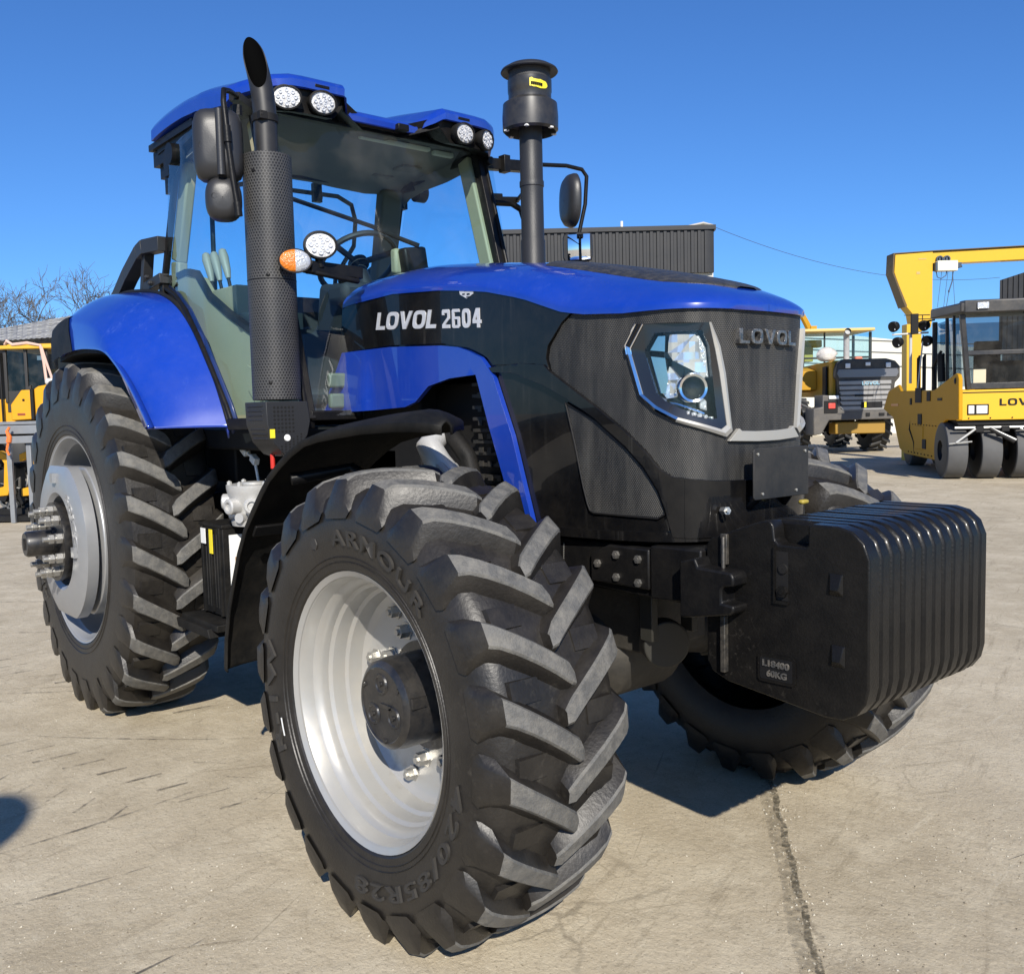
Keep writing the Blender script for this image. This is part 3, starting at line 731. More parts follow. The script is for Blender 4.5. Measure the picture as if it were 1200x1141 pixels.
HLO = [(.424, 1.769), (.461, 1.708), (.456, 1.68), (.419, 1.556), (.369, 1.511), (.308, 1.477), (.164, 1.428), (.144, 1.445), (.166, 1.615), (.183, 1.695), (.21, 1.764)]
HLI = [(.401, 1.767), (.443, 1.699), (.44, 1.679), (.404, 1.56), (.361, 1.524), (.30, 1.489), (.181, 1.451), (.164, 1.463), (.186, 1.615), (.199, 1.685), (.217, 1.764)]
HLG = [(.370, 1.739), (.402, 1.69), (.400, 1.676), (.366, 1.562), (.338, 1.538), (.290, 1.513), (.205, 1.482), (.189, 1.484), (.204, 1.615), (.212, 1.695), (.233, 1.742)]
MID = [(a*.55+b*.45, c*.55+d*.45) for (a, c), (b, d) in zip(HLO, HLI)]
SCR = [(0, 1.822), (.14, 1.822), (.287, 1.820), (.398, 1.820), (.538, 1.818), (.661, 1.832), (.722, 1.793), (.779, 1.726), (.788, 1.688), (.773, 1.638), (.708, 1.602), (.565, 1.517), (.468, 1.451), (.396, 1.386), (.353, 1.335), (.317, 1.312), (.202, 1.30), (0, 1.296)]
LSCR = [(.713, 1.542), (.675, 1.41), (.642, 1.275), (.625, 1.221), (.615, 1.20), (.6, 1.193), (.457, 1.191), (.365, 1.188), (.344, 1.200), (.344, 1.215), (.364, 1.271), (.41, 1.34), (.469, 1.399), (.583, 1.483)]
for side in (-1, 1):
    sh = MB()
    base = [(0, 1.83), (.14, 1.83), (.32, 1.832), (.47, 1.83), (.628, 1.84), (.718, 1.855), (.80, 1.882), (.90, 1.915), (1.088, 1.955), (1.324, 1.985), (1.645, 2.005), (2.04, 1.985), (2.10, 1.76), (2.10, 1.555), (1.60, 1.558), (1.52, 1.58), (1.43, 1.632), (1.29, 1.652), (1.135, 1.655), (1.07, 1.467), (.995, 1.28), (.925, 1.11), (.793, 1.109), (.591, 1.118), (.271, 1.126), (.0, 1.13)]
    wrap_panel(sh, base, 0, .012, side, 0, inner=[MID])
    wrap_panel(sh, [(0, 1.155), (.27, 1.15), (.6, 1.14), (.93, 1.135), (.92, 1.105), (.6, 1.112), (.27, 1.12), (0, 1.124)], .014, .03, side, 0)
    nose = sh.build('nose_shell', GBLK, T, angle=45)
    bp_ = MB(); wrap_panel(bp_, [(.80, 1.668), (.773, 1.645), (.708, 1.606), (.565, 1.52), (.468, 1.453), (.396, 1.388), (.353, 1.337), (.317, 1.314), (.2, 1.30), (0, 1.296), (0, 1.135), (.27, 1.130), (.318, 1.133), (.338, 1.215), (.358, 1.273), (.405, 1.345), (.465, 1.405), (.58, 1.49), (.70, 1.555), (.80, 1.60), (.95, 1.648), (1.06, 1.655), (1.08, 1.672), (.92, 1.68)], .018, .02, side)
    bp_.build('swoosh_trim', GBLK, nose, bevel=.006, angle=50)
    sp = MB(); wrap_panel(sp, [(.655, 1.838), (.718, 1.798), (.784, 1.728), (.794, 1.688), (.779, 1.645), (.85, 1.674), (1.06, 1.680), (1.085, 1.705), (1.112, 1.720), (1.185, 1.748), (1.338, 1.774), (1.676, 1.79), (2.06, 1.785), (2.03, 1.985), (1.645, 2.003), (1.324, 1.983), (1.088, 1.953), (.90, 1.91), (.80, 1.878), (.718, 1.85)], .012, .014, side)
    spo = sp.build('bonnet_side_panel', GBLK, T, bevel=.004, angle=50)
    sc = MB(); wrap_panel(sc, SCR, .003, .006, side, uv=True, inner=[MID]); sc.build('grille_screen', MESH, nose, angle=50)
    sc = MB(); wrap_panel(sc, LSCR, .005, .006, side, uv=True); sc.build('grille_screen', MESH, nose, angle=50)
    rim_ = MB(); rim_.tube([WP(a, b, .006, side) for a, b in LSCR+[LSCR[0]]], .0035, 6); rim_.build('screen_rim', DARK, nose)
    # grey vertical ducts that show through the screen
    bl = MB(); wrap_panel(bl, [(2.163, 1.534), (2.03, 1.782), (1.676, 1.783), (1.338, 1.766), (1.24, 1.754), (1.185, 1.738), (1.112, 1.71), (1.064, 1.658), (1.051, 1.644), (.959, 1.437), (.868, 1.152), (.855, 1.10), (.925, 1.10), (1.004, 1.28), (1.078, 1.467), (1.143, 1.651), (1.293, 1.644), (1.424, 1.62), (1.51, 1.563), (1.579, 1.545), (1.887, 1.533)], .022, .02, side,
               offfn=lambda a, b: .022*max(0, min(1, (a-1.80)/.06))*max(0, min(1, (1.80-b)/.2)))
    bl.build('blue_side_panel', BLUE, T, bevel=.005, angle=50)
    # lettering on the bonnet side
    lt = MB()
    def side_txt(s0, s1, za, zb, h):
        sl = (zb-za)/(s1-s0)
        def f(d): return lambda u, v: WP(s0+(s1-s0)*u, za+sl*(s1-s0)*u+h*v, .0125+d, side)
        return f
    f = side_txt(1.776, 1.36, 1.858, 1.832, .068) if side < 0 else side_txt(1.36, 1.776, 1.832, 1.858, .068)
    put_text(lt, 'LOVOL', f(.003), f(-.002), bold=.035, shear=.12)
    f = side_txt(1.335, 1.113, 1.829, 1.814, .068) if side < 0 else side_txt(1.113, 1.335, 1.814, 1.829, .068)
    lt.build('side_lettering', LETT, spo)
    lt = MB(); put_text(lt, '2604', f(.003), f(-.002), bold=.022); lt.build('side_number', LETT, spo)
    cre = MB(); wrap_panel(cre, [(1.235, 1.966), (1.15, 1.956), (1.155, 1.935), (1.19, 1.922), (1.228, 1.94)], .014, .003, side)
    cre.build('crest_badge', LETT, spo)
    cre = MB()
    for (a, b, c, d) in [(1.225, 1.957, .018, .004), (1.20, 1.953, .018, .005), (1.175, 1.951, .016, .005), (1.213, 1.942, .014, .005), (1.188, 1.940, .016, .006), (1.19, 1.929, .016, .004)]:
        wrap_panel(cre, [(a, b), (a-c, b-.001), (a-c, b-d), (a, b-d)], .0155, .002, side)
    cre.build('badge_pattern', GBLK, spo)
    # headlight -----------------------------------------------------------
    hl = MB()
    n = len(HLI)
    def ring(pa, oa, pb, ob, mi):
        k = len(pa); vs = [WP(a, b, oa, side) for a, b in pa]+[WP(a, b, ob, side) for a, b in pb]
        hl.add(vs, [(i, (i+1) % k, (i+1) % k+k, i+k) for i in range(k)], mi)
    ring(MID, .010, HLI, .012, 0); ring(HLI, .012, HLG, .004, 0)
    FL_ = [((a-.29)*.985+.29, (b-1.62)*.985+1.62) for a, b in HLG]
    ring(HLG, .004, FL_, -.040, 0)
    wrap_panel(hl, FL_, -.040, .004, side, 0)
    hlo = hl.build('headlight', mat('lamp_housing_black', (.012, .012, .013), .22, coat=.6), T, angle=30)
    fr = MB()
    for i in range(n-1):
        q = [HLO[i], HLO[i+1], HLI[i+1], HLI[i]]
        steps = 5; o1 = []; o2 = []
        mi = 1 if i < 1 else (0 if i < 5 else 2)
        for k in range(steps+1):
            t = k/steps; a = [HLO[i][d]*(1-t)+HLO[i+1][d]*t for d in (0, 1)]; b = [HLI[i][d]*(1-t)+HLI[i+1][d]*t for d in (0, 1)]
            o1.append(a); o2.append(b)
        fr.grid([[WP(*a, .001, side) for a in o1], [WP(*a, .014, side) for a in o1], [WP((a[0]+b[0])/2, (a[1]+b[1])/2, .019, side) for a, b in zip(o1, o2)], [WP(*b, .015, side) for b in o2], [WP(*b, .004, side) for b in o2]], mi)
    fr.build('headlight_frame', [CHRM, GBLK, DULC], hlo, angle=25)
    tr = MB(); tr.tube([WP(a, b, .016, side) for a, b in HLO[:3]], .003, 6); tr.tube([WP(a, b, .015, side) for a, b in HLI[:3]], .003, 6); tr.build('chrome_edge', CHRM, hlo)
    up_ = MB(); wrap_panel(up_, [(.332, 1.733), (.338, 1.679), (.319, 1.656), (.214, 1.603), (.216, 1.66), (.236, 1.715), (.252, 1.731)], -.018, .02, side, 0, ds=.018, offfn=lambda a, b: .006*math.sin(a*517+b*83)*math.cos(b*341+a*61)+.010*math.sin(max(0, min(1, (a-.21)/.13))*PI))
    up_.build('upper_reflector', REFL, hlo, angle=4)
    gl = MB(); wrap_panel(gl, [(.248, 1.728), (.216, 1.608), (.205, 1.602), (.214, 1.69), (.236, 1.728)], -.014, .012, side); gl.build('light_guide', CLER, hlo, bevel=.003)
    c = Vector(WP(.262, 1.574, -.018, side)); nn = Vector(WP(.262, 1.574, .0, side))-Vector(WP(.262, 1.574, -.018, side)); nn = (nn.normalized()+Vector((.25, 0, 0))).normalized()
    pj = MB(); pj.lathe([(-.02, .048), (.012, .046), (.022, .041), (.020, .034), (.006, .031)], c, nn, 32); pj.build('projector_ring', CHRM, hlo)
    pj = MB(); pj.lathe([(.004, .031), (.014, .027), (.020, .018), (.0225, .008), (.023, .0005)], c, nn, 32); pj.build('projector_lens', CLRG, hlo)
    pj = MB(); pj.lathe([(.002, .031), (-.01, .018), (-.012, .001)], c, nn, 32); pj.build('projector_bowl', DARK, hlo)
    cl_ = MB(); wrap_panel(cl_, [(.238, 1.556), (.213, 1.535), (.212, 1.505), (.237, 1.512)], -.012, .02, side); cl_.build('corner_lens', CLER, hlo, bevel=.004)
    sw = MB(); wrap_panel(sw, [(.335, 1.64), (.30, 1.60), (.30, 1.55), (.345, 1.545), (.355, 1.56), (.345, 1.60)], -.020, .02, side, ds=.016, offfn=lambda a, b: .005*math.sin(a*450+b*90)*math.cos(b*300)); sw.build('lower_reflector', REFL, hlo, angle=4)
    mr_ = MB(); wrap_panel(mr_, [(.392, 1.672), (.345, 1.665), (.336, 1.60), (.345, 1.560), (.362, 1.562)], -.012, .01, side); wrap_panel(mr_, [(.366, 1.730), (.392, 1.690), (.345, 1.684), (.343, 1.730)], -.010, .01, side); mr_.build('side_reflector', mat('side_reflector', (.75, .75, .76), .04, metal=1), hlo)
    wk = MB(); wk.tube([WP(.352, 1.535, -.02, side), WP(.31, 1.528, -.012, side), WP(.27, 1.515, -.008, side), WP(.225, 1.498, -.008, side)], .005, 8); wk.build('chrome_strip', CHRM, hlo)
    ld = MB()
    for k in range(9):
        t = k/8; ld.box(WP(.345-.140*t, 1.522-.036*t-.002, -.004, side), (.012, .012, .011))
    ld.build('led_strip', CLER, hlo, bevel=.002)
    gl = MB(); wrap_panel(gl, HLG, .006, .003, side); gl.build('headlight_lens', CLRG, hlo, angle=60)
cb = MB(); wrap_panel(cb, [(.155, 1.415), (.122, 1.452), (.112, 1.444), (.05, 1.441), (-.05, 1.441), (-.112, 1.444), (-.122, 1.452), (-.155, 1.415), (-.05, 1.410), (.05, 1.410)], .016, .016)
cb.build('chrome_bar', DULC, T, bevel=.003)
em = MB(); f = lambda d: (lambda u, v: WP(.124-.252*u, 1.702+.046*v, .003+d))
put_text(em, 'LOVOL', f(.018), f(-.002), bold=.03)
em.build('nose_lettering', mat('nose_letter_black', (.03, .03, .032), .18, coat=1, dust=.5, dustcol=(.35, .33, .3), dscale=60), T, bevel=.002)
pl = MB(); pl.prism([(-.147, 1.248), (-.147, 1.386), (-.141, 1.392), (.132, 1.392), (.138, 1.386), (.138, 1.246), (.132, 1.240), (-.141, 1.242)], .672, .677, 'yz')
npl = pl.build('number_plate_panel', mat('plate_black', (.014, .014, .014), .5, dust=.1, dscale=5), T, bevel=.0015)
pl = MB()
for y, z in ((-.128, 1.376), (.118, 1.376), (-.105, 1.258), (.07, 1.258)): pl.hexbolt((.677, y, z), (1, 0, 0), .005, .003)
pl.build('plate_bolt', ZINC, npl)
pl = MB(); pl.tube([(.55, -.10, 1.24), (.63, -.10, 1.22), (.668, -.09, 1.26)], .013, 8); pl.tube([(.55, .08, 1.24), (.63, .08, 1.22), (.668, .06, 1.26)], .013, 8)
pl.build('plate_bracket', SBLK, T)
pl = MB(); pl.hexbolt((.62, -.22, 1.215), (1, -.5, .1), .012, .03); pl.build('nose_bolt', ZINC, T)
pl = MB(); pl.box((.70, .075, 1.222), (.02, .035, .014)); pl.build('yellow_tie', mat('dull_yellow', (.34, .26, .04), .6), T, bevel=.006)

# ------------------------------------------------------------------ front weights
PLATE = [(.648, .80), (.648, 1.13), (.665, 1.152), (.815, 1.206), (.838, 1.213), (.858, 1.213), (.868, 1.20), (.872, 1.165), (.885, 1.152), (.965, 1.152), (.972, 1.160), (.972, 1.205), (.978, 1.213),
         (1.055, 1.213), (1.095, 1.203), (1.125, 1.176), (1.141, 1.135), (1.141, .815), (1.132, .775), (1.108, .742), (1.07, .722), (1.02, .719), (.72, .752), (.665, .772)]
NW, WY = 12, .334
pitch_w = 2*WY/NW
plates = []
for k in range(NW):
    ya = -WY+k*pitch_w
    if k == 0:
        m_ = MB(); m_.prism(PLATE, ya, ya+pitch_w-.003, 'xz')
        plates.append(m_.build('weight_plate', WGT, T, bevel=.012, seg=3))
        b0_ = plates[0]
        q = MB(); q.prism([(.823, .785), (.823, .846), (.830, .853), (.93, .856), (.938, .849), (.938, .788), (.931, .78), (.83, .778)], ya-.006, ya+.002, 'xz')
        q.prism([(.831, .791), (.831, .841), (.834, .845), (.927, .848), (.930, .845), (.930, .792), (.927, .788), (.834, .786)], ya-.007, ya-.0015, 'xz', 1)
        fn = lambda x0, x1, z0, z1, d: (lambda u, v: (x0+(x1-x0)*u, ya-d, z0+(z1-z0)*v))
        put_text(q, 'L18400', fn(.840, .922, .822, .840, .010), fn(.840, .922, .822, .840, .004), mi=2, bold=.03)
        put_text(q, '60KG', fn(.853, .914, .795, .813, .010), fn(.853, .914, .795, .813, .004), mi=2, bold=.03)
        q.build('cast_label', [WGT, DARK, mat('worn_letter', (.05, .05, .05), .4, dust=.5, dscale=40)], b0_, bevel=.0015)
        for (x, z) in ((1.052, 1.066), (1.058, .885)):   # raised lugs with a bright edge
            q = MB(); q.add([(x-.02, ya-.001, z-.028), (x+.02, ya-.001, z-.028), (x+.02, ya-.001, z+.028), (x-.02, ya-.001, z+.028), (x-.012, ya-.012, z-.014), (x+.012, ya-.012, z-.014), (x+.016, ya-.004, z+.024), (x-.016, ya-.004, z+.024)],
                  [(4, 5, 6, 7), (0, 1, 5, 4), (1, 2, 6, 5), (2, 3, 7, 6), (3, 0, 4, 7)])
            q.build('plate_lug', WGT, b0_, bevel=.002)
        q = MB(); q.prism([(.874, 1.0), (.874, 1.148), (.878, 1.15), (.878, 1.0)], ya-.009, ya, 'xz'); q.box((.894, ya-.004, 1.0), (.044, .008, .008)); q.box((.896, ya+.0005, 1.07), (.036, .003, .13), 1)
        q.lathe([(0, .014), (.006, .013), (.006, .001)], (.900, ya, 1.09), (0, -1, 0), 14, 1); q.hexbolt((.900, ya, 1.03), (0, -1, 0), .016, .012)
        q.build('plate_channel', [WGT, DARK], b0_)
        q = MB(); q.box((.716, ya-.006, 1.125), (.022, .012, .085)); q.box((.716, ya-.01, .86), (.016, .018, .16)); q.tube([(.716, ya-.012, .78), (.716, ya-.012, 1.16)], .006, 8)
        q.build('clamp_pin', mat('worn_black_steel', (.035, .034, .032), .4, metal=.4, dust=.3, dscale=40), b0_, bevel=.002)
    else:
        if k == 1:
            m_ = MB(); m_.prism([p for p in PLATE if not (.86 < p[0] < .975 and p[1] > 1.14)], ya, ya+pitch_w-.003, 'xz'); base_ = m_.build('weight_plate', WGT, T, bevel=.011, seg=2); o = base_
        else: o = base_.copy(); C.objects.link(o); o.parent = T; o.location = (.0012*math.sin(k*2.7), (k-1)*pitch_w, .001*math.cos(k*3.9))
        plates.append(o)
c_ = MB()    # the forked carrier that the plates hang on
for s in (-1, 1):
    y0, y1 = s*.30, s*.395
    c_.prism([(.60, .925), (.60, 1.085), (.655, 1.10), (.665, 1.075), (.775, 1.072), (.785, 1.06), (.785, 1.035), (.752, 1.03), (.745, 1.02), (.745, .985), (.785, .982), (.785, .965), (.772, .955), (.64, .93)], min(y0, y1), max(y0, y1), 'xz')
c_.box((.615, 0, 1.0), (.05, .6, .17))
c_.build('weight_carrier', SBLK, T, bevel=.006)

# ------------------------------------------------------------------ chassis, front axle, engine
ch = MB()
for s in (-1, 1):
    ch.prism([(-.75, .95), (-.75, 1.09), (.2, 1.10), (.60, 1.10), (.60, .945), (.2, .955)], s*.285, s*.33, 'xz')
    ch.prism([(.20, .975), (.20, 1.065), (.28, 1.098), (.445, 1.098), (.445, .975)], s*.33, s*.348, 'xz')
ch.box((.40, 0, 1.02), (.36, .56, .14)); ch.prism([(.45, .95), (.45, 1.11), (.64, 1.115), (.64, .96)], -.348, .348, 'xz')
chas = ch.build('chassis_rail', SBLK, T, bevel=.006)
bo = MB()
for x, z in ((.235, 1.035), (.315, 1.07), (.315, 1.0), (.405, 1.065), (.405, .993)):
    for s in (-1, 1):
        bo = MB(); bo.hexbolt((x, s*.348, z), (0, s, 0), .013, .009); bo.build('rail_bolt', mat('dull_bolt', (.16, .155, .145), .45, metal=.6, dust=.3), chas)
ax = MB()
ax.lathe([(-.60, .10), (-.52, .13), (-.30, .085), (-.22, .10), (-.14, .17), (.14, .17), (.22, .10), (.30, .085), (.52, .13), (.60, .10)], (0, 0, .672), (0, 1, 0), 24, caps=True)
for s in (-1, 1):
    ax.lathe([(-.17, .05), (-.13, .085), (.13, .085), (.17, .05)], (0, s*.64, .672), (0, 0, 1), 20, caps=True)
    ax.tube([(-.12, s*.10, .70), (-.16, s*.35, .70), (-.15, s*.62, .68)], .025, 8)
    ax.prism([(.02, .55), (.20, .60), (.30, .72), (.24, .83), (.05, .82)], s*.42, s*.66, 'xz')
ax.box((.08, 0, .84), (.34, .34, .26))
ax.build('front_axle', mat('axle_casting', (.020, .0185, .016), .65, dust=.15, bump=.2, bscale=40), T, bevel=.01)
dr = MB(); dr.lathe([(-.07, .05), (-.05, .078), (.0, .078), (.004, .074), (.004, .001)], (.355, -.163, .76), (.86, -.5, -.05), 28)
for s in (-1, 1): dr.box((.33, -.12+s*.10, .88), (.05, .03, .2))
dr.box((.33, -.12, .95), (.06, .24, .04))
dr.build('drive_guard', mat('guard_olive_black', (.022, .021, .017), .6), T, bevel=.004)
en = MB()
en.box((-.42, 0, 1.36), (1.60, .46, .55)); en.box((-1.0, 0, 1.5), (.45, .62, .7)); en.box((.30, 0, 1.45), (.30, .58, .58)); en.box((-.35, 0, 1.05), (1.1, .34, .3))
eng = en.build('engine', DARK, T, bevel=.01)
fn_ = MB()
for i in range(11): fn_.box((-.34, -.27, 1.62-.042*i), (.22, .06, .012))
for i in range(7):
    for k in range(3): fn_.box((-.40+.05*k, -.303, 1.58-.05*i), (.022, .006, .02))
fn_.build('cooling_fins', mat('fin_black', (.018, .018, .018), .5, dust=.15), eng)
ho = MB(); ho.tube([(-.75, -.30, 1.50), (-.60, -.40, 1.50), (-.44, -.42, 1.46), (-.33, -.42, 1.36), (-.30, -.40, 1.20)], .032, 14); ho.build('intake_hose', MBLK, eng)
el = MB(); el.tube([(-.47, -.44, 1.44), (-.45, -.50, 1.40), (-.40, -.50, 1.34), (-.36, -.47, 1.28)], [.045, .048, .05, .05], 14); el.lathe([(-.012, .056), (.012, .056)], (-.375, -.485, 1.30), (.5, .2, -.7), 18, caps=True)
el.tube([(-.36, -.52, 1.33), (-.28, -.54, 1.30), (-.26, -.52, 1.22)], .02, 8)
el.build('exhaust_elbow', CAST, eng)
for dx in (0, .09):
    pass
sp = MB(); pts = []
for i in range(70):
    a = i*.9; pts.append((.06+.018*math.cos(a), -.31+.018*math.sin(a), 1.02+.06*i/70))
sp.tube(pts, .004, 6); sp.build('spring', ZINC, chas)
bd = MB()
bd.box((-1.95, 0, 1.02), (2.0, .62, .72)); bd.box((-1.75, 0, 1.42), (1.0, 1.20, .10)); bd.box((-2.9425, 0, .901), (.5, 1.1, .42)); bd.box((-2.35, 0, 1.35), (.5, 1.0, .3))
bd.lathe([(-.8, .16), (-.45, .24), (.45, .24), (.8, .16)], (-2.9425, 0, .901), (0, 1, 0), 24, caps=True)
bd.build('transmission', DARK, T, bevel=.012)
for s, nm in ((-1, 'battery_box'), (1, 'fuel_tank')):
    b = MB()
    if s < 0:
        b.box((-1.82, -.60, .83), (.25, .31, .40)); b.box((-1.82, -.60, 1.037), (.26, .32, .016)); b.box((-1.82, -.757, .83), (.016, .012, .38)); b.box((-1.725, -.757, .83), (.02, .014, .40)); b.box((-1.915, -.757, .83), (.02, .014, .40))
        b.box((-1.692, -.55, .85), (.012, .016, .30)); b.box((-1.80, -.62, .605), (.40, .44, .03)); b.prism([(-2.02, .60), (-1.66, .60), (-1.64, .56), (-2.0, .56)], -.86, -.74, 'xz')
        for i in range(5): b.box((-1.82+.03*(i-2), -.756, .83), (.006, .006, .34))
        bx_ = b.build(nm, MBLK, T, bevel=.01)
        q = MB(); q.box((-1.905+.02, -.766, .985), (.05, .003, .07), 0); q.box((-1.80, -.766, .965), (.034, .003, .11), 1); q.box((-1.684, -.70, .86), (.003, .06, .28), 0); q.box((-1.682, -.70, .80), (.003, .012, .20), 2)
        q.build('warning_sticker', [WHIT, YELS, mat('tan_mark', (.35, .22, .12), .6)], bx_)
    else:
        b.box((-1.55, .60, .86), (1.0, .40, .5)); b.build(nm, MBLK, T, bevel=.04)
fh = MB()
fh.lathe([(0, .10), (.02, .105), (.03, .085), (.10, .10), (.14, .115), (.165, .12), (.18, .12), (.18, .05), (.19, .05), (.19, .001)], (-1.62, -.63, 1.045), (0, 0, 1), 28)
for a in (190, 235, 280, 330):
    d = Vector((math.cos(R(a)), math.sin(R(a)), 0))
    fh.lathe([(.06, .036), (.135, .036), (.14, .03), (.14, .02), (.13, .018), (.13, .001)], Vector((-1.62, -.63, 1.14))+Vector((0, 0, .015*math.sin(a))), d, 18)
for a in (215, 300):
    d = Vector((math.cos(R(a)), math.sin(R(a)), 0)); fh.lathe([(.06, .022), (.12, .022), (.12, .001)], Vector((-1.62, -.63, 1.085)), d, 14)
for a in range(0, 360, 60): fh.hexbolt((-1.62+.105*math.cos(R(a)), -.63+.105*math.sin(R(a)), 1.225), (0, 0, 1), .011, .014)
fh.build('filter_head', CAST, T, angle=35)

# ------------------------------------------------------------------ mudguards
FEN = [(.175, 1.492, .90, .875), (.150, 1.496, .915, .85), (.09, 1.502, .935, .79), (.02, 1.502, .955, .725), (-.05, 1.499, .965, .66), (-.14, 1.495, .97), (-.252, 1.485, .97), (-.40, 1.470, .97), (-.52, 1.446, .97), (-.61, 1.412, .97), (-.693, 1.371, .97), (-.78, 1.32, .97), (-.851, 1.26, .97), (-.93, 1.185, .97), (-1.003, 1.105, .97), (-1.07, 1.01, .97), (-1.128, .897, .97), (-1.185, .78, .97), (-1.225, .654, .97), (-1.243, .54, .97), (-1.238, .525, .97)]
for s in (-1, 1):
    m_ = MB(); rows = []
    for i, (x, z, yo, *yi_) in enumerate(FEN):
        t = i/(len(FEN)-1)
        yi = yi_[0] if yi_ else .60
        cr2 = .030
        row = []
        nx, nz = (0, 1) if i < 8 else ((-.6, .8) if i < 14 else (-1, .1))
        row.append((x-nx*.035, s*(yo+.002), z-nz*.035)); row.append((x-nx*.008, s*yo, z-nz*.008))
        for k in range(7):
            u = k/6; yy = yo-min(.02, (yo-yi)*.3)-(yo-yi-min(.02, (yo-yi)*.3))*u
            b = cr2*(1-(2*u-1)**2)*min(1, (yo-yi)/.2)
            row.append((x+nx*b, s*yy, z+nz*b))
        row.append((x-nx*.008, s*(yi-.01), z-nz*.008)); row.append((x-nx*.035, s*(yi-.012), z-nz*.035))
        rows.append(row)
    m_.grid(rows)
    mg = m_.build('front_mudguard', MBLK, T, angle=50, solid=.006)
    q = MB(); q.tube([(-.28, s*.62, .90), (-.40, s*.62, 1.2), (-.62, s*.72, 1.33), (-.70, s*.92, 1.30)], .022, 10); q.tube([(-.50, s*.62, .98), (-1.05, s*.66, 1.0)], .018, 8); q.box((-.95, s*.82, 1.10), (.05, .26, .012), 0, Matrix.Rotation(R(-50), 3, 'Y'))
    q.build('mudguard_bracket', SBLK, mg, bevel=.003)
    q = MB()
    for (x, y, z) in ((-.92, -.80, 1.14), (-1.08, -.75, .95), (-.72, -.85, 1.32)):
        q = MB(); q.hexbolt((x+.03, y*(-s), z), (.8, 0, -.5), .012, .01); q.build('bracket_bolt', ZINC, mg)

def fender(s):
    I = catmull([(-3.75, 1.55), (-3.60, 1.88), (-3.25, 2.13), (-2.9, 2.185), (-2.5, 2.155), (-2.26, 2.105), (-2.067, 2.015), (-1.893, 1.87), (-1.759, 1.717), (-1.665, 1.575), (-1.613, 1.482)], 8)
    K = catmull([(-3.75, 1.35), (-3.60, 1.68), (-3.22, 1.96), (-2.9, 2.04), (-2.62, 2.02), (-2.40, 1.965), (-2.2, 1.855), (-2.03, 1.705), (-1.90, 1.58), (-1.84, 1.52), (-1.80, 1.483)], 8)
    O = catmull([(-3.70, 1.25), (-3.52, 1.58), (-3.15, 1.82), (-2.9, 1.875), (-2.66, 1.885), (-2.45, 1.875), (-2.26, 1.851), (-2.12, 1.792), (-1.952, 1.69), (-1.80, 1.568), (-1.72, 1.495)], 8)
    m_ = MB(); rows = []
    for i in range(22, len(I)):
        a, b, c = I[i], K[i], O[i]; row = []
        row.append((a[0], s*.735, a[1]-.05)); row.append((a[0], s*.735, a[1]-.008)); row.append((a[0], s*.745, a[1]))
        for k in range(1, 9):
            t = k/9; bu = .035*math.sin(PI*t)*(1-(i/(len(I)-1))**5)
            row.append((a[0]*(1-t)+b[0]*t+bu*.25, s*(.745+.275*t), a[1]*(1-t)+b[1]*t+bu))
        row.append((b[0], s*1.022, b[1])); row.append((b[0]*.8+c[0]*.2, s*1.032, b[1]*.8+c[1]*.2)); row.append((c[0], s*1.046, c[1])); row.append((c[0], s*1.047, c[1]-.012)); row.append((c[0]-.01, s*1.02, c[1]-.014))
        rows.append(row)
    m_.grid(rows)
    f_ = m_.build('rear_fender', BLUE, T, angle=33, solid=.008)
    q = MB(); q.tube([(p[0]+.004, s*.735, p[1]+.004) for p in I[20:]], .011, 8); q.build('fender_seal', DARK, f_)
    # black rear extension and inner liner
    q = MB(); rows = []
    for i in range(20, 52):
        b, c = K[i], O[i]; rows.append([(b[0], s*1.00, b[1]-.03), (c[0], s*1.03, c[1]-.03), (c[0], s*.60, c[1]-.05)])
    q.grid(rows); q.build('fender_liner', MBLK, f_)
    q = MB(); rows = []
    for i in range(18, 27):
        b, c = K[i], O[i]; rows.append([(b[0]-.004, s*.99, b[1]+.02), (b[0]-.004, s*1.028, b[1]+.006), (b[0]*.6+c[0]*.4, s*1.045, b[1]*.6+c[1]*.4), (c[0], s*1.054, c[1]-.016)])
    b, c = K[27], O[27]; rows.append([(b[0]-.03, s*.99, b[1]+.02), (b[0]-.03, s*1.03, b[1]+.004), (b[0]*.6+c[0]*.4+.02, s*1.046, b[1]*.6+c[1]*.4), (c[0]+.10, s*1.055, c[1]-.014)]); q.grid(rows); q.build('fender_edge', MBLK, f_)
    return f_
for s in (-1, 1): fender(s)

# ------------------------------------------------------------------ cab
def bar(mb, a, b, w, d, mi=0, ref=(0, 1, 0)):
    """rectangular bar from a to b, w across ref, d the other way"""
    a, b = Vector(a), Vector(b); t = (b-a).normalized(); n_ = Vector(ref); n_ = (n_-t*n_.dot(t)).normalized(); m_ = t.cross(n_)
    vs = []
    for p in (a, b):
        for i, j_ in ((-1, -1), (1, -1), (1, 1), (-1, 1)): vs.append(p+n_*i*w/2+m_*j_*d/2)
    mb.add(vs, [(0, 1, 2, 3), (4, 5, 6, 7), (0, 1, 5, 4), (1, 2, 6, 5), (2, 3, 7, 6), (3, 0, 4, 7)], mi)
def ys(x): return float(np.interp(x, [-2.5, -2.25, -2.0, -1.8, -1.6, -1.4, -1.14], [.650, .690, .725, .735, .715, .67, .605]))
STRIP = [(-1.60, 1.485), (-1.64, 1.56), (-1.745, 1.715), (-1.875, 1.868), (-2.045, 2.01), (-2.23, 2.10), (-2.44, 2.165)]
cf = MB()
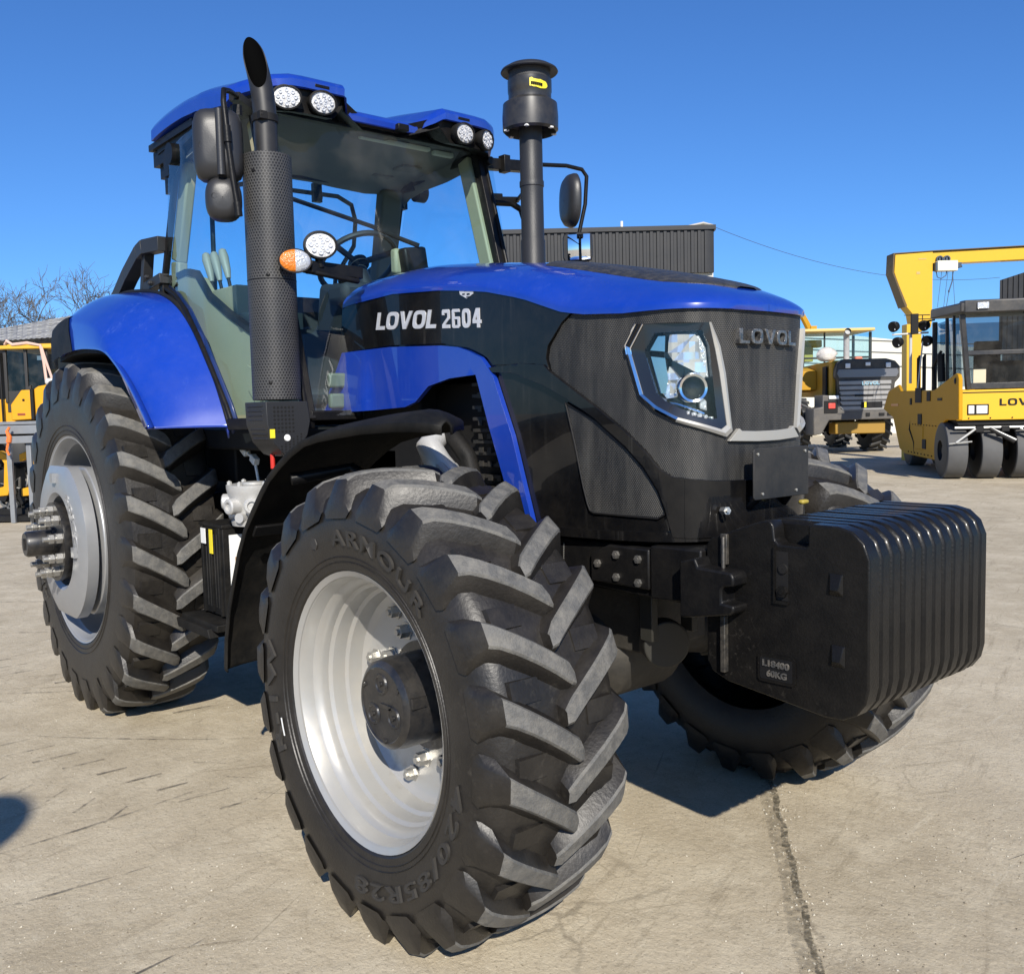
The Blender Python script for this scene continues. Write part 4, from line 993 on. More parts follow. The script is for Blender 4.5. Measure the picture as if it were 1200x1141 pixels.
for s in (-1, 1):
    bar(cf, (-1.14, s*.60, 1.50), (-1.525, s*.60, 2.86), .04, .05)
    cf.tube([(-1.12, s*.625, 1.55), (-1.49, s*.625, 2.82)], .012, 8)
    bar(cf, (-2.50, s*.66, 1.85), (-2.445, s*.665, 2.24), .05, .05); bar(cf, (-2.445, s*.665, 2.24), (-2.26, s*.645, 2.78), .03, .028)
    cf.tube([(x-.0, s*(ys(x)+.012), z+.012) for x, z in STRIP], .013, 8)
    bar(cf, (-1.62, s*.72, 1.492), (-1.35, s*.66, 1.492), .05, .05); bar(cf, (-1.35, s*.66, 1.492), (-1.13, s*.60, 1.492), .05, .05); bar(cf, (-1.525, s*.60, 2.83), (-1.85, s*.68, 2.83), .05, .05); bar(cf, (-1.85, s*.68, 2.83), (-2.26, s*.645, 2.80), .05, .05)
bar(cf, (-1.525, -.6, 2.85), (-1.525, .6, 2.85), .05, .04, ref=(0, 0, 1)); bar(cf, (-2.27, -.63, 2.79), (-2.27, .63, 2.79), .05, .05, ref=(0, 0, 1))
bar(cf, (-1.14, -.60, 1.52), (-1.14, -.36, 1.52), .04, .04, ref=(0, 0, 1)); bar(cf, (-1.14, .36, 1.52), (-1.14, .60, 1.52), .04, .04, ref=(0, 0, 1)); bar(cf, (-2.49, -.66, 1.9), (-2.49, .66, 1.9), .05, .05, ref=(0, 0, 1))
cab = cf.build('cab_frame', SBLK, T, bevel=.006)
nv = MB()
for s in (-1, 1):
    rows = [[(x-.02, s*(ys(x)+.006), z-.035), (x+.03, s*(ys(x)+.004), z+.022)] for x, z in STRIP]
    nv = MB(); nv.grid(rows); nv.build('cab_lower_panel', NAVY, cab, solid=.01)
def side_glass(s):
    m_ = MB(); rows = []
    sx = [p[0] for p in STRIP][::-1]; sz = [p[1] for p in STRIP][::-1]
    for i in range(41):
        x = -2.445+(2.445-1.15)*i/40
        lo = max(1.53, float(np.interp(x, sx, sz))+.02) if x < -1.6 else 1.53
        hi = 2.80 if x < -1.525 else 1.52+(2.86-1.52)*(-1.15-x)/.375
        if x < -2.262: hi = 2.78-(-2.262-x)*3.3
        hi = max(hi, lo+.01); rows.append([(x, s*(ys(x)+.002), lo+(hi-lo)*k/6) for k in range(7)])
    m_.grid(rows)
    o = m_.build('door_glass', TINT, cab, angle=60)
for s in (-1, 1): side_glass(s)
ws = MB(); rows = []
for t in [i/8 for i in range(9)]:
    row = []
    for q in [i/10 for i in range(11)]:
        y = (-.60+1.20*q); x = -1.135+(-1.525+1.135)*t+.05*(1-(2*q-1)**2); row.append((x-.002, y, 1.52+(2.85-1.52)*t))
    rows.append(row)
ws.grid(rows); ws.build('windscreen', TINT, cab, angle=60)
rw = MB(); rw.grid([[(-2.47, -.62, 1.92), (-2.47, .62, 1.92)], [(-2.43, -.63, 2.3), (-2.43, .63, 2.3)], [(-2.28, -.60, 2.78), (-2.28, .60, 2.78)]]); rwo = rw.build('rear_window', TINT, cab)
rf = MB()
rf.tube([(-2.43, -.42, 1.95), (-2.415, -.42, 2.60), (-2.39, -.37, 2.70), (-2.385, -.25, 2.73), (-2.385, .30, 2.735), (-2.39, .39, 2.70), (-2.41, .425, 2.62), (-2.43, .42, 2.48), (-2.44, .30, 2.30), (-2.45, .28, 2.1)], .013, 8)
rf.box((-2.375, .165, 2.735), (.03, .05, .10)); rf.tube([(-2.36, .165, 2.76), (-2.35, .165, 2.70)], .02, 10)
rf.build('rear_window_frame', SBLK, rwo)
# interior ------------------------------------------------------------------
hl_ = MB(); rows = []
for x, z in ((-1.53, 2.85), (-1.60, 2.84), (-1.85, 2.815), (-2.05, 2.81), (-2.20, 2.79), (-2.25, 2.765), (-2.26, 2.75)):
    rows.append([(x, -.66, z-.06)]+[(x, y, z+.012*math.cos(y*9)) for y in (-.63, -.58, -.4, -.2, 0, .2, .4, .58, .63)]+[(x, .66, z-.06)])
hl_.grid(rows); hl = hl_.build('headliner', HEAD, cab, angle=40)
q = MB(); q.box((-1.88, .43, 2.80), (.10, .12, .012)); q.build('air_vent', GREY, hl, bevel=.003)
q = MB(); q.box((-1.60, .17, 2.825), (.03, .40, .018)); q.box((-1.61, .46, 2.82), (.03, .12, .022)); q.build('sun_blind', mat('blind_cream', (.55, .54, .42), .6), hl, bevel=.004)
q = MB(); q.box((-2.10, .40, 2.797), (.09, .12, .004)); q.build('ceiling_notice', [GREY], hl)
pt = MB()
for s in (-1, 1):
    pt = MB(); bar(pt, (-1.205, s*.575, 1.55), (-1.58, s*.575, 2.80), .03, .085); pt.build('front_pillar_trim', OLIV, cab, bevel=.008)
pt = MB()
bar(pt, (-2.42, -.615, 1.95), (-2.385, -.615, 2.30), .05, .10); bar(pt, (-2.385, -.615, 2.30), (-2.23, -.60, 2.76), .05, .10)
pt.build('rear_pillar_trim', OLIV, cab, bevel=.01)
pt = MB(); bar(pt, (-2.42, .585, 1.95), (-2.40, .58, 2.25), .13, .08); bar(pt, (-2.40, .58, 2.25), (-2.25, .56, 2.78), .13, .08); pt.box((-2.29, .575, 2.745), (.09, .10, .06))
pt.build('rear_pillar_trim', GREY, cab, bevel=.012)
for s in (1, -1):
    ar = MB(); P = [(-2.42, 2.18), (-2.33, 2.215), (-2.236, 2.216), (-2.12, 2.19), (-1.986, 2.067), (-1.787, 1.971), (-1.534, 1.864), (-1.42, 1.80), (-1.40, 1.70), (-1.42, 1.60), (-1.50, 1.50), (-1.74, 1.49), (-1.80, 1.56), (-1.89, 1.71), (-2.01, 1.87), (-2.18, 2.01), (-2.36, 2.10)]
    ar.prism(P, s*.58, s*.64, 'xz')
    ar.prism([(-1.60, 1.75), (-1.42, 1.70), (-1.44, 1.60), (-1.52, 1.57), (-1.60, 1.64)], s*.64, s*.648, 'xz')
    ar.box((-2.05, s*.45, 2.02), (.55, .30, .20)); ar.box((-1.75, s*.47, 1.92), (.25, .24, .14))
    arch = ar.build('side_console', OLIV, cab, bevel=.014)
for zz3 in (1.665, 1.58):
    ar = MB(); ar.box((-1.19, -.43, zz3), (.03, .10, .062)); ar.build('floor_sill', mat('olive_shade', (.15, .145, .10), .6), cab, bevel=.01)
q = MB()
for s in (-1,):
    L = [(-2.35, 2.225), (-2.236, 2.23), (-2.12, 2.205), (-1.986, 2.085), (-1.787, 1.988), (-1.534, 1.882), (-1.40, 1.82)]
    q.grid([[(x, s*.640, z-.016) for x, z in L], [(x, s*.648, z-.012) for x, z in L], [(x, s*.648, z+.014) for x, z in L], [(x, s*.62, z+.018) for x, z in L]])
q.build('console_edge', DARK, arch)
q = MB()
for (x, y) in ((-2.25, -.52), (-2.20, -.50), (-2.10, -.50)): q.tube([(x+.07, y, 2.08), (x+.02, y, 2.20)], .009, 8)
q.build('lever_shaft', DARK, arch)
for (x, y) in ((-2.25, -.52), (-2.20, -.50), (-2.10, -.50)):
    g_ = MB(); g_.tube([(x+.025, y, 2.19), (x+.01, y, 2.235), (x-.02, y, 2.30), (x-.032, y, 2.33), (x-.036, y, 2.34)], [.012, .019, .024, .018, .004], 12); g_.build('lever_grip', mat('grip_grey', (.30, .29, .24), .5), arch)
q = MB(); q.box((-1.50, -.651, 1.77), (.055, .004, .045)); q.build('yellow_notice', YELS, arch)
q = MB(); q.box((-1.50, -.655, 1.95), (.06, .004, .075)); q.build('door_notice', WHIT, cab)
da = MB(); da.box((-1.50, 0, 1.92), (.40, .50, .36), 0, Matrix.Rotation(R(12), 3, 'Y')); da.box((-1.42, 0, 2.06), (.16, .60, .10)); da.box((-1.40, -.40, 1.75), (.12, .26, .28)); da.box((-1.75, 0, 1.6), (.9, 1.1, .08))
dash = da.build('dashboard', mat('dash_charcoal', (.022, .023, .024), .7), cab, bevel=.03)
q = MB(); q.tube([(-1.58, 0, 2.05), (-1.70, 0, 2.22)], .04, 12); 
nn = Vector((-.62, 0, .78)); c = Vector((-1.72, .01, 2.255)); a_ = nn.cross(Vector((0, 1, 0))).normalized(); b_ = Vector((0, 1, 0))
rg = [c+(a_*math.cos(2*PI*i/40)+b_*math.sin(2*PI*i/40))*.195 for i in range(41)]
q.tube(rg, .014, 8); q.lathe([(-.02, .05), (.01, .05), (.014, .001)], c, nn, 20)
for a in (30, 150, 270): q.tube([c, c+(a_*math.cos(R(a+90))+b_*math.sin(R(a+90)))*.19], .015, 8)
q.build('steering_wheel', mat('steering_black', (.02, .021, .022), .5), cab)
q = MB(); q.box((-2.12, 0, 1.80), (.50, .48, .14)); q.box((-2.34, 0, 1.98), (.12, .46, .36), 0, Matrix.Rotation(R(-10), 3, 'Y')); q.build('driver_seat', mat('seat_fabric', (.025, .026, .028), .85), cab, bevel=.04, seg=3)
q = MB(); q.box((-1.43, .135, 2.225), (.07, .13, .15), 0, Matrix.Rotation(R(8), 3, 'X')); q.box((-1.47, .115, 2.235), (.05, .14, .12), 1); q.build('instrument_pod', [SBLK, OLIV], dash, bevel=.014)
q = MB(); q.tube([(-1.395, .145, 2.305), (-1.425, .06, 2.335), (-1.45, -.10, 2.385), (-1.50, -.40, 2.46), (-1.51, -.47, 2.475)], [.012, .011, .009, .006, .005], 8); bar(q, (-1.44, -.05, 2.372), (-1.515, -.48, 2.478), .012, .016)
q.build('wiper', DARK, cab)

# roof ------------------------------------------------------------------------
def xf(y):
    a = abs(y); x = -1.43
    if a > .20: x = -1.43+.11*min(1, (a-.20)/.07)
    if a > .50: x -= 1.05*(a-.50)**2*4.6
    return x
def xr(y): return -2.66+.9*max(0, abs(y)-.35)**2*2.2
def roof_z(u, y):
    a = abs(y)
    base = 2.868+.105*math.sin(min(1, u*1.25)*PI*.62)**1 if u < 1 else 2.868
    z = 2.875+.155*(1-(abs(u-.34)/.72)**2.2) if abs(u-.34) < .72 else 2.875
    z = max(z, 2.872)
    side = 1-.42*(a/.72)**6
    pod = 0
    front = max(0, (u-.62)/.38)
    if a > .17: pod = .062*min(1, (a-.17)/.10)*front**.6
    z = 2.86+(z-2.86)*side*(1-.55*front)+pod*(1-.55*max(0, (a-.45)/.27)**2)
    bl_ = min(1, max(0, (u-.10)/.08))*min(1, max(0, (.46-u)/.07)); z += .028*bl_*bl_*(3-2*bl_)*min(1, max(0, (.66-a)/.06))
    return z
rfm = MB(); rows = []
YS = [-.72, -.715, -.70, -.67, -.63, -.58, -.52, -.46, -.40, -.34, -.29, -.27, -.25, -.225, -.20, -.17, -.12, -.06, 0]; YS = YS+[-y for y in YS[-2::-1]]
US = [0, .01, .03, .07, .10, .13, .16, .19, .24, .30, .36, .39, .42, .45, .48, .52, .6, .66, .72, .78, .84, .89, .93, .96, .98, .99, 1.0]
for u in US:
    row = []
    for y in YS:
        x = xr(y)+(xf(y)-xr(y))*u; e = 0
        d = min(u*1.3, (1-u)*1.3, .72-abs(y)); e = -.022*max(0, 1-d/.03)**2
        row.append((x, y, roof_z(u, y)+e))
    rows.append(row)
rfm.grid(rows)
# skirt all the way round
loop = [r_[0] for r_ in rows]+rows[-1][1:]+[r_[-1] for r_ in rows[-2::-1]]+rows[0][-2:0:-1]
def low(p):
    u = (p[0]-xr(p[1]))/(xf(p[1])-xr(p[1])); a = abs(p[1])
    h = .050 if a > .70 or u < .5 else (.028 if a > .24 else .022)
    return (p[0]-(.004 if u > .5 else -.004), p[1]*1.004, p[2]-h)
k = len(loop); rfm.add(loop+[low(p) for p in loop]+[(p[0]*.985-.03, p[1]*.95, low(p)[2]-.004) for p in loop], [(i, (i+1) % k, (i+1) % k+k, i+k) for i in range(k)]+[(i+k, (i+1) % k+k, (i+1) % k+2*k, i+2*k) for i in range(k)])
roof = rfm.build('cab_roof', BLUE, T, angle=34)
# dark housing under the roof skin
un = MB(); rows = []
for u in [0.02, .1, .3, .5, .7, .8, .88, .94, .985]:
    row = []
    for y in [-.70, -.66, -.58, -.50, -.40, -.32, -.285, -.265, -.24, -.1, 0, .1, .24, .265, .285, .32, .40, .50, .58, .66, .70]:
        x = xr(y)+(xf(y)-xr(y))*u; zt = roof_z(u if not .08 < u < .5 else .08, y)-.03
        f = min(1, max(0, (u-.83)/.12)); a = abs(y)
        drop = .045+.03*(1-f)
        if a > .26: drop += .075*f*min(1, (a-.26)/.05)*(1-.5*max(0, (a-.55)/.15))
        if a > .52: drop += .035*(1-f)*min(1, (a-.52)/.08)
        row.append((x-.012*f, y*.985, zt-drop))
    rows.append(row)
un.grid(rows)
top = [[(p[0], p[1], p[2]+.05) for p in r_] for r_ in rows]
fr_ = rows[-1]; un.grid([[(x+.004, y, roof_z(1, y)-.018) for (x, y, z) in fr_], [(x-.012, y, z+.02) for (x, y, z) in fr_], [(x, y, z) for (x, y, z) in fr_]])
for e in (0, -1): un.grid([[(r_[e][0], r_[e][1]*1.005, r_[e][2]+.05) for r_ in rows], [r_[e] for r_ in rows]])
un.grid([[(x, y, z+.05) for (x, y, z) in rows[0]], rows[0]])
for s in (-1, 1):
    un.box((-2.30, s*.655, 2.80), (.34, .06, .07)); un.box((-2.37, s*.63, 2.745), (.14, .07, .08)); un.box((-2.30, s*.665, 2.735), (.06, .05, .09)); un.box((-2.35, s*.65, 2.67), (.05, .04, .10)); un.lathe([(-.03, .05), (.03, .05)], (-2.16, s*.70, 2.76), (0, 1, 0), 16, caps=True); un.box((-2.2, s*.69, 2.855), (.55, .03, .03))
und = un.build('roof_housing', SBLK, roof, angle=34)
def work_lamp(c, nrm, r, parent, sx=1.0):
    nrm = Vector(nrm).normalized()
    b = MB(); b.lathe([(-.055, r*.55), (-.03, r*1.0), (.0, r*1.08), (.012, r*1.08), (.014, r*.95), (.006, r*.93)], c, nrm, 32, sx=sx)
    o = b.build('work_lamp', DARK, parent)
    l_ = MB(); l_.lathe([(.006, r*.94), (.010, r*.6), (.012, .001)], c, nrm, 32, sx=sx)
    A = nrm; N = A.cross(Vector((0, 0, 1))).normalized(); B = A.cross(N)
    l_.build('lamp_lens', mat('work_lamp_lens', (.62, .62, .62), .3, metal=.1, coat=.6, var=.5, vscale=90, bump=.9, bscale=70), o)
    d = MB()
    for k in range(8):
        a = 2*PI*k/8; q = Vector(c)+A*.011+(N*math.cos(a)*sx+B*math.sin(a))*r*.60
        d.lathe([(0, r*.20), (.004, r*.17), (.004, r*.10), (.001, r*.08), (.001, .0005)], q, nrm, 10)
    for k in range(3):
        a = 2*PI*k/3; q = Vector(c)+A*.011+(N*math.cos(a)*sx+B*math.sin(a))*r*.24
        d.lathe([(0, r*.19), (.004, r*.16), (.004, r*.09), (.001, r*.08), (.001, .0005)], q, nrm, 10)
    d.build('led_cup', mat('cup_silver', (.62, .62, .63), .3, metal=.3), o)
    return o
for s in (-1, 1):
    work_lamp((-1.325, s*.378, 2.842), (1, s*.10, -.12), .046, und, 1.28); work_lamp((-1.35, s*.532, 2.842), (1, s*.42, -.12), .046, und, 1.28)
    q = MB(); q.box((-1.335, s*.378, 2.908), (.03, .07, .014)); q.box((-1.37, s*.532, 2.908), (.03, .07, .014)); q.build('lamp_bracket', SBLK, und, bevel=.003)
q = MB(); q.box((-1.43, .09, 2.842), (.05, .06, .03)); q.build('roof_clip', SBLK, roof, bevel=.004)
for i in range(2): 
    q = MB(); s = -1+2*i; q.tube([(-1.40, s*.60, 2.80), (-1.46, s*.66, 2.74)], .01, 6)

# exhaust stack -----------------------------------------------------------------
ex = MB(); X, Y = -1.135, -.741
ex.lathe([(1.585, .088), (1.587, .0935), (2.521, .0935), (2.523, .088), (2.523, .042)], (X, Y, 0), (0, 0, 1), 48, uvr=.0935)
exo = ex.build('exhaust_guard', MUFF, T, angle=40)
q = MB()
for (a, z) in ((-60, 2.45), (-35, 2.06), (-40, 1.65), (-150, 2.24)): q.lathe([(0, .008), (.004, .006), (.005, .001)], (X+.093*math.cos(R(a)), Y+.093*math.sin(R(a)), z), (math.cos(R(a)), math.sin(R(a)), 0), 8)
q.lathe([(2.045, .0945), (2.049, .0945)], (X, Y, 0), (0, 0, 1), 48)
q.build('guard_rivet', SBLK, exo)
pp = MB(); lean = Vector((-.648, -.761, 0))
zz_ = [2.50, 2.62, 2.69, 2.75, 2.794, 2.84, 2.887, 2.933, 2.98, 3.03, 3.08]; ll_ = [0, 0, 0, .004, .010, .018, .029, .041, .056, .073, .093]
rp_ = .0445; dv = Vector((.76, -.65, 0)).normalized(); cn = (dv*.225+Vector((0, 0, .091))).normalized(); cp = Vector((X, Y, 2.768))+dv*rp_+lean*.006
cols_ = []
for j_ in range(36):
    a = 2*PI*j_/36; rad = Vector((math.cos(a), math.sin(a), 0))
    at_ = lambda z: Vector((X, Y, z))+lean*float(np.interp(z, zz_, ll_))+rad*rp_
    lo_, hi_ = 2.5, 3.08
    for _ in range(40):
        md_ = (lo_+hi_)/2
        if (at_(md_)-cp).dot(cn) < 0: lo_ = md_
        else: hi_ = md_
    cols_.append([at_(2.5+(lo_-2.5)*i/24) for i in range(25)])
pp.grid([[c_[i] for c_ in cols_] for i in range(25)], closed=True)
inn_ = lambda p: p+((Vector((X, Y, p.z))+lean*float(np.interp(p.z, zz_, ll_)))-p).normalized()*.004
pp.grid([[cols_[j_][24] for j_ in range(36)], [inn_(cols_[j_][24]) for j_ in range(36)]], closed=True)
pp.grid([[inn_(cols_[j_][i]) for j_ in range(36)] for i in range(24, 8, -1)], mi=1, closed=True)
po = pp.build('exhaust_pipe', [mat('pipe_black', (.012, .012, .013), .45, dust=.06), mat('pipe_soot', (.0015, .0015, .0015), .95, spec=.05)], T, angle=50, rec=False)
q = MB(); q.lathe([(2.650, .0465), (2.650, .050), (2.678, .050), (2.678, .0465)], (X, Y, 0), (0, 0, 1), 28); q.hexbolt((X+.042, Y-.033, 2.665), (.8, -.6, 0), .008, .012); q.box((X+.038, Y-.03, 2.664), (.03, .03, .03))
bar(q, (X-.02, Y, 2.655), (-1.50, -.62, 2.80), .04, .012, ref=(0, 0, 1)); q.build('pipe_clamp', DARK, T, bevel=.002)
bs = MB()
BB = [(-.834, 1.578), (-.658, 1.578), (-.648, 1.50), (-.662, 1.445), (-.70, 1.395), (-.735, 1.362), (-.765, 1.372), (-.808, 1.42), (-.832, 1.49)]
bs.prism(BB, -1.23, -1.045, 'yz')
for i in range(8): bs.box((-1.14, -.832+.0012*i*i*.35, 1.562-.018*i), (.13, .012, .006))
bso = bs.build('exhaust_base_cover', PLAS, T, bevel=.02, seg=3)
q = MB()
for i in range(6):
    for k in range(7): q.lathe([(0, .0055), (.0015, .005), (.0015, .0005)], (-1.0455, -.800+.0155*i, 1.555-.0155*k), (1, 0, 0), 6)
for i in range(6):
    for k in range(4): q.lathe([(0, .0045), (.0015, .004), (.0015, .0005)], (-1.0455, -.775+.017*i, 1.405-.011*k+.009*i), (1, 0, 0), 6)
q.build('vent_hole', mat('vent_black', (.003, .003, .003), .9), bso)
q = MB(); q.lathe([(0, .014), (.004, .012), (.005, .001)], (-1.0455, -.75, 1.437), (1, 0, 0), 12); q.build('cover_bolt', WHIT, bso)
q = MB(); q.box((-1.0445, -.812, 1.455), (.003, .020, .034)); q.build('yellow_tag', YELS, bso)
q = MB(); q.tube([(-1.16, -.76, 1.315), (-1.16, -.76, 1.372)], .009, 8); q.build('red_cap', REDP, T)
q = MB(); q.box((-1.98, -.50, 1.36), (.06, .03, .03), 0, Matrix.Rotation(R(30), 3, 'Y')); q.box((-1.88, -.50, 1.32), (.05, .03, .035), 0, Matrix.Rotation(R(30), 3, 'Y')); q.tube([(-2.1, -.48, 1.44), (-1.98, -.5, 1.36), (-1.88, -.5, 1.32), (-1.84, -.5, 1.2)], .008, 6); q.build('wiring_plug', WHIT, T, bevel=.005)

# indicator and lamp on the arm beside the stack
q = MB(); bar(q, (-1.00, -.654, 2.092), (-1.02, -.412, 2.087), .047, .047, ref=(0, 0, 1)); q.tube([(-1.00, -.68, 2.08), (-.973, -.56, 2.06), (-.982, -.448, 2.05), (-1.05, -.41, 2.08), (-1.20, -.40, 2.08)], .012, 8); q.tube([(-.99, -.606, 2.09), (-.99, -.613, 2.135)], .017, 8)
arm = q.build('lamp_arm', SBLK, T, bevel=.012)
work_lamp((-.969, -.616, 2.173), (1, -.35, .05), .050, arm, 1.22)
nm = Vector((.95, -.32, .0)).normalized(); cc = Vector((-.990, -.716, 2.108)); Nn = nm.cross(Vector((0, 0, 1))).normalized()
q = MB(); q.lathe([(-.03, .035), (0, .046), (.012, .046), (.012, .040)], cc, nm, 32, sx=1.38); ind = q.build('indicator', DARK, arm)
for k, (nm_, mt) in enumerate((('clear_lens', CLER), ('amber_lens', AMBR))):
    q = MB(); B = nm.cross(Nn); rows = []
    for rr, h in ((.043, .010), (.041, .014), (.033, .018), (.02, .0205), (.001, .021)):
        row = []
        for i in range(17):
            a = -PI/2+PI*i/16 + (PI if k == 0 else 0); c_ = math.cos(a); c_ = (-1 if k == 0 else 1)*abs(c_)
            row.append(cc+nm*h+Nn*(c_*rr*1.38)+B*(math.sin(a)*rr))
        rows.append(row)
    q.grid(rows); q.build(nm_, mt, ind, angle=60)

# air intake ---------------------------------------------------------------------
X2, Y2 = -.855, .383
q = MB(); q.lathe([(1.9, .054), (2.27, .054), (2.275, .0505), (2.50, .0505), (2.503, .054), (2.525, .054), (2.53, .0505), (2.76, .0505), (2.79, .056), (2.82, .056)], (X2, Y2, 0), (0, 0, 1), 36)
ito = q.build('intake_pipe', PLAS, T, angle=35)
q = MB(); q.lathe([(2.735, .112), (2.745, .122), (2.80, .123), (2.855, .119), (2.868, .10), (2.872, .094), (2.90, .094), (2.905, .0965), (2.955, .0965), (2.958, .092)], (X2, Y2, 0), (0, 0, 1), 48)
q.lathe([(2.735, .112), (2.775, .104), (2.79, .055)], (X2, Y2, 0), (0, 0, 1), 48)
pc = q.build('pre_cleaner', mat('cleaner_black', (.016, .016, .017), .38, coat=.15, dust=.1, dscale=12), T, angle=35)
q = MB(); q.lathe([(2.955, .091), (3.000, .091)], (X2, Y2, 0), (0, 0, 1), 48, uvr=.09); q.build('cleaner_screen', holes('screen_mesh', (.05, .05, .05), (.004, .004, .004), .008, .3), pc)
q = MB(); q.lathe([(2.992, .090), (2.988, .122), (2.992, .126), (3.0, .122), (3.016, .095), (3.026, .06), (3.030, .02), (3.031, .001)], (X2, Y2, 0), (0, 0, 1), 48); q.build('cleaner_cap', PLAS, pc, angle=40)
q = MB()
for k in range(6):
    a = R(60*k+10); q.box((X2+.112*math.cos(a), Y2+.112*math.sin(a), 2.738), (.016, .016, .006))
q.build('cap_clip', WHIT, pc)
def wrapc(a, z, d=.0975): return (X2+d*math.cos(a), Y2+d*math.sin(a), z)
q = MB(); a0 = math.atan2(CAM.y-Y2, CAM.x-X2)
cols = [(-.05, .938, .905), (.05, .941, .905), (.12, .936, .902), (.25, .934, .902), (.35, .933, .899), (.45, .934, .897), (.6, .930, .898), (.72, .929, .900), (.8, .924, .904), (.85, .916, .91)]
q.grid([[wrapc(a0+c[0]+.05, 2+c[1]) for c in cols], [wrapc(a0+c[0]+.05, 2+c[2]) for c in cols]]); q.build('yellow_label', YELS, pc)
q = MB()
for i in range(6): q.box(wrapc(a0+.10+.09*i, 2.917-.001*i, .0985), (.006, .006, .012))
q.build('label_mark', DARK, pc)

# mirrors -------------------------------------------------------------------------
def pebble_shell(mb, c, M, w, h, d, e=3.2, dome=1.0, n=32, mi=0):
    """cushion shaped mirror back: superellipse outline, domed towards -local Y"""
    rows = []
    for k, (sc, dp) in enumerate(((.93, 0), (1.0, .10), (1.0, .25), (.95, .62), (.80, .90), (.5, 1.0), (.02, 1.03))):
        row = []
        for i in range(n):
            a = 2*PI*i/n; ca, sa = math.cos(a), math.sin(a); rr = (abs(ca)**e+abs(sa)**e)**(-1/e)
            row.append(Vector(c)+M @ Vector((ca*rr*w/2*sc, -dp*d*dome, sa*rr*h/2*sc)))
        rows.append(row)
    mb.grid(rows, mi, closed=True); mb.add([rows[0][i] for i in range(n)], [tuple(range(n))], mi)
MR = Matrix.Rotation(R(62), 3, 'Z') @ Matrix.Rotation(R(0), 3, 'X')
q = MB(); pebble_shell(q, (-1.20, -.905, 2.545), MR, .185, .275, .075, 4.5); q.tube([Vector((-1.20, -.905, 2.545))+MR @ Vector((.012, -.078, z)) for z in (-.12, .12)], .016, 8); q.lathe([(0, .014), (.004, .012), (.001, .006), (.001, .001)], Vector((-1.20, -.905, 2.535))+MR @ Vector((-.055, -.068, .0)), MR @ Vector((0, -1, 0)), 12); mo = q.build('side_mirror', mat('mirror_plastic', (.022, .022, .024), .42, bump=.06, bscale=250), T, angle=60)
q = MB(); pebble_shell(q, (-1.185, -.90, 2.345), MR, .135, .165, .065, 2.8); q.lathe([(0, .012), (.004, .010), (.001, .005), (.001, .001)], Vector((-1.185, -.90, 2.35))+MR @ Vector((-.03, -.062, 0)), MR @ Vector((0, -1, 0)), 12); q.build('wide_angle_mirror', MATS['mirror_plastic'], mo, angle=60)
q = MB(); q.tube([(-1.42, -.64, 2.80), (-1.30, -.76, 2.78), (-1.20, -.85, 2.765), (-1.13, -.905, 2.74), (-1.105, -.92, 2.69), (-1.095, -.915, 2.55), (-1.085, -.905, 2.40), (-1.075, -.895, 2.29)], .0105, 10); q.tube([(-1.097, -.916, 2.60), (-1.094, -.915, 2.54)], .015, 10); q.tube([(-1.077, -.897, 2.32), (-1.074, -.894, 2.27)], .015, 10)
bar(q, (-1.40, -.66, 2.775), (-1.27, -.80, 2.775), .03, .045, ref=(0, 0, 1)); q.tube([(-1.27, -.79, 2.70), (-1.27, -.79, 2.74)], .02, 8)
q.build('mirror_arm', SBLK, mo)
ML = Matrix.Rotation(R(-62), 3, 'Z')
q = MB(); pebble_shell(q, (-1.45, 1.227, 2.655), Matrix.Rotation(R(-22), 3, 'Z') @ Matrix.Rotation(R(4), 3, 'Y'), .225, .285, .06, 2.6); mo = q.build('side_mirror', MATS['mirror_plastic'], T, angle=60)
q = MB(); q.tube([(-1.50, .62, 2.775), (-1.50, .86, 2.81), (-1.48, 1.20, 2.845), (-1.46, 1.30, 2.835), (-1.45, 1.325, 2.80), (-1.46, 1.32, 2.65), (-1.48, 1.285, 2.48), (-1.49, 1.27, 2.42)], .0115, 10); bar(q, (-1.50, .62, 2.775), (-1.50, .90, 2.80), .055, .05, ref=(0, 0, 1)); q.box((-1.47, .75, 2.785), (.05, .04, .085)); q.tube([(-1.50, .64, 2.78), (-1.44, .64, 2.78)], .022, 10)
q.build('mirror_arm', SBLK, mo, bevel=.004)
MQ = Matrix.Rotation(math.atan2(CAM.y-1.25, CAM.x+1.45)+PI/2-R(7), 3, 'Z') @ Matrix.Rotation(R(3), 3, 'X')
q = MB(); pebble_shell(q, Vector((-1.45, 1.245, 2.408))+MQ @ Vector((0, .0, 0)), MQ @ Matrix.Rotation(PI, 3, 'Z'), .165, .160, .05, 7.0); fm = q.build('front_mirror', MATS['mirror_plastic'], mo, angle=60)
q = MB(); rows = []
for j_ in range(9):
    row = []
    for i in range(9):
        a, b = (i/8-.5), (j_/8-.5); row.append(Vector((-1.45, 1.245, 2.408))+MQ @ Vector((a*.122+.010, -.012-.010*(1-(a*a+b*b)*2), b*.135)))
    rows.append(row)
q.grid(rows); q.build('mirror_face', MIRR, fm, angle=60)
q = MB(); bar(q, (-1.50, .66, 2.60), (-1.49, .85, 2.62), .03, .03, ref=(0, 0, 1)); bar(q, (-1.50, .66, 2.605), (-1.495, .74, 2.612), .05, .045, ref=(0, 0, 1)); q.tube([(-.855, .383, 2.52), (-1.49, .85, 2.62)], .012, 8)
q.tube([(-1.48, .68, 2.585), (-1.48, .80, 2.595), (-1.475, .86, 2.57), (-1.47, .885, 2.50), (-1.45, .89, 2.10)], .017, 10); q.build('grab_handle', SBLK, T, bevel=.004)
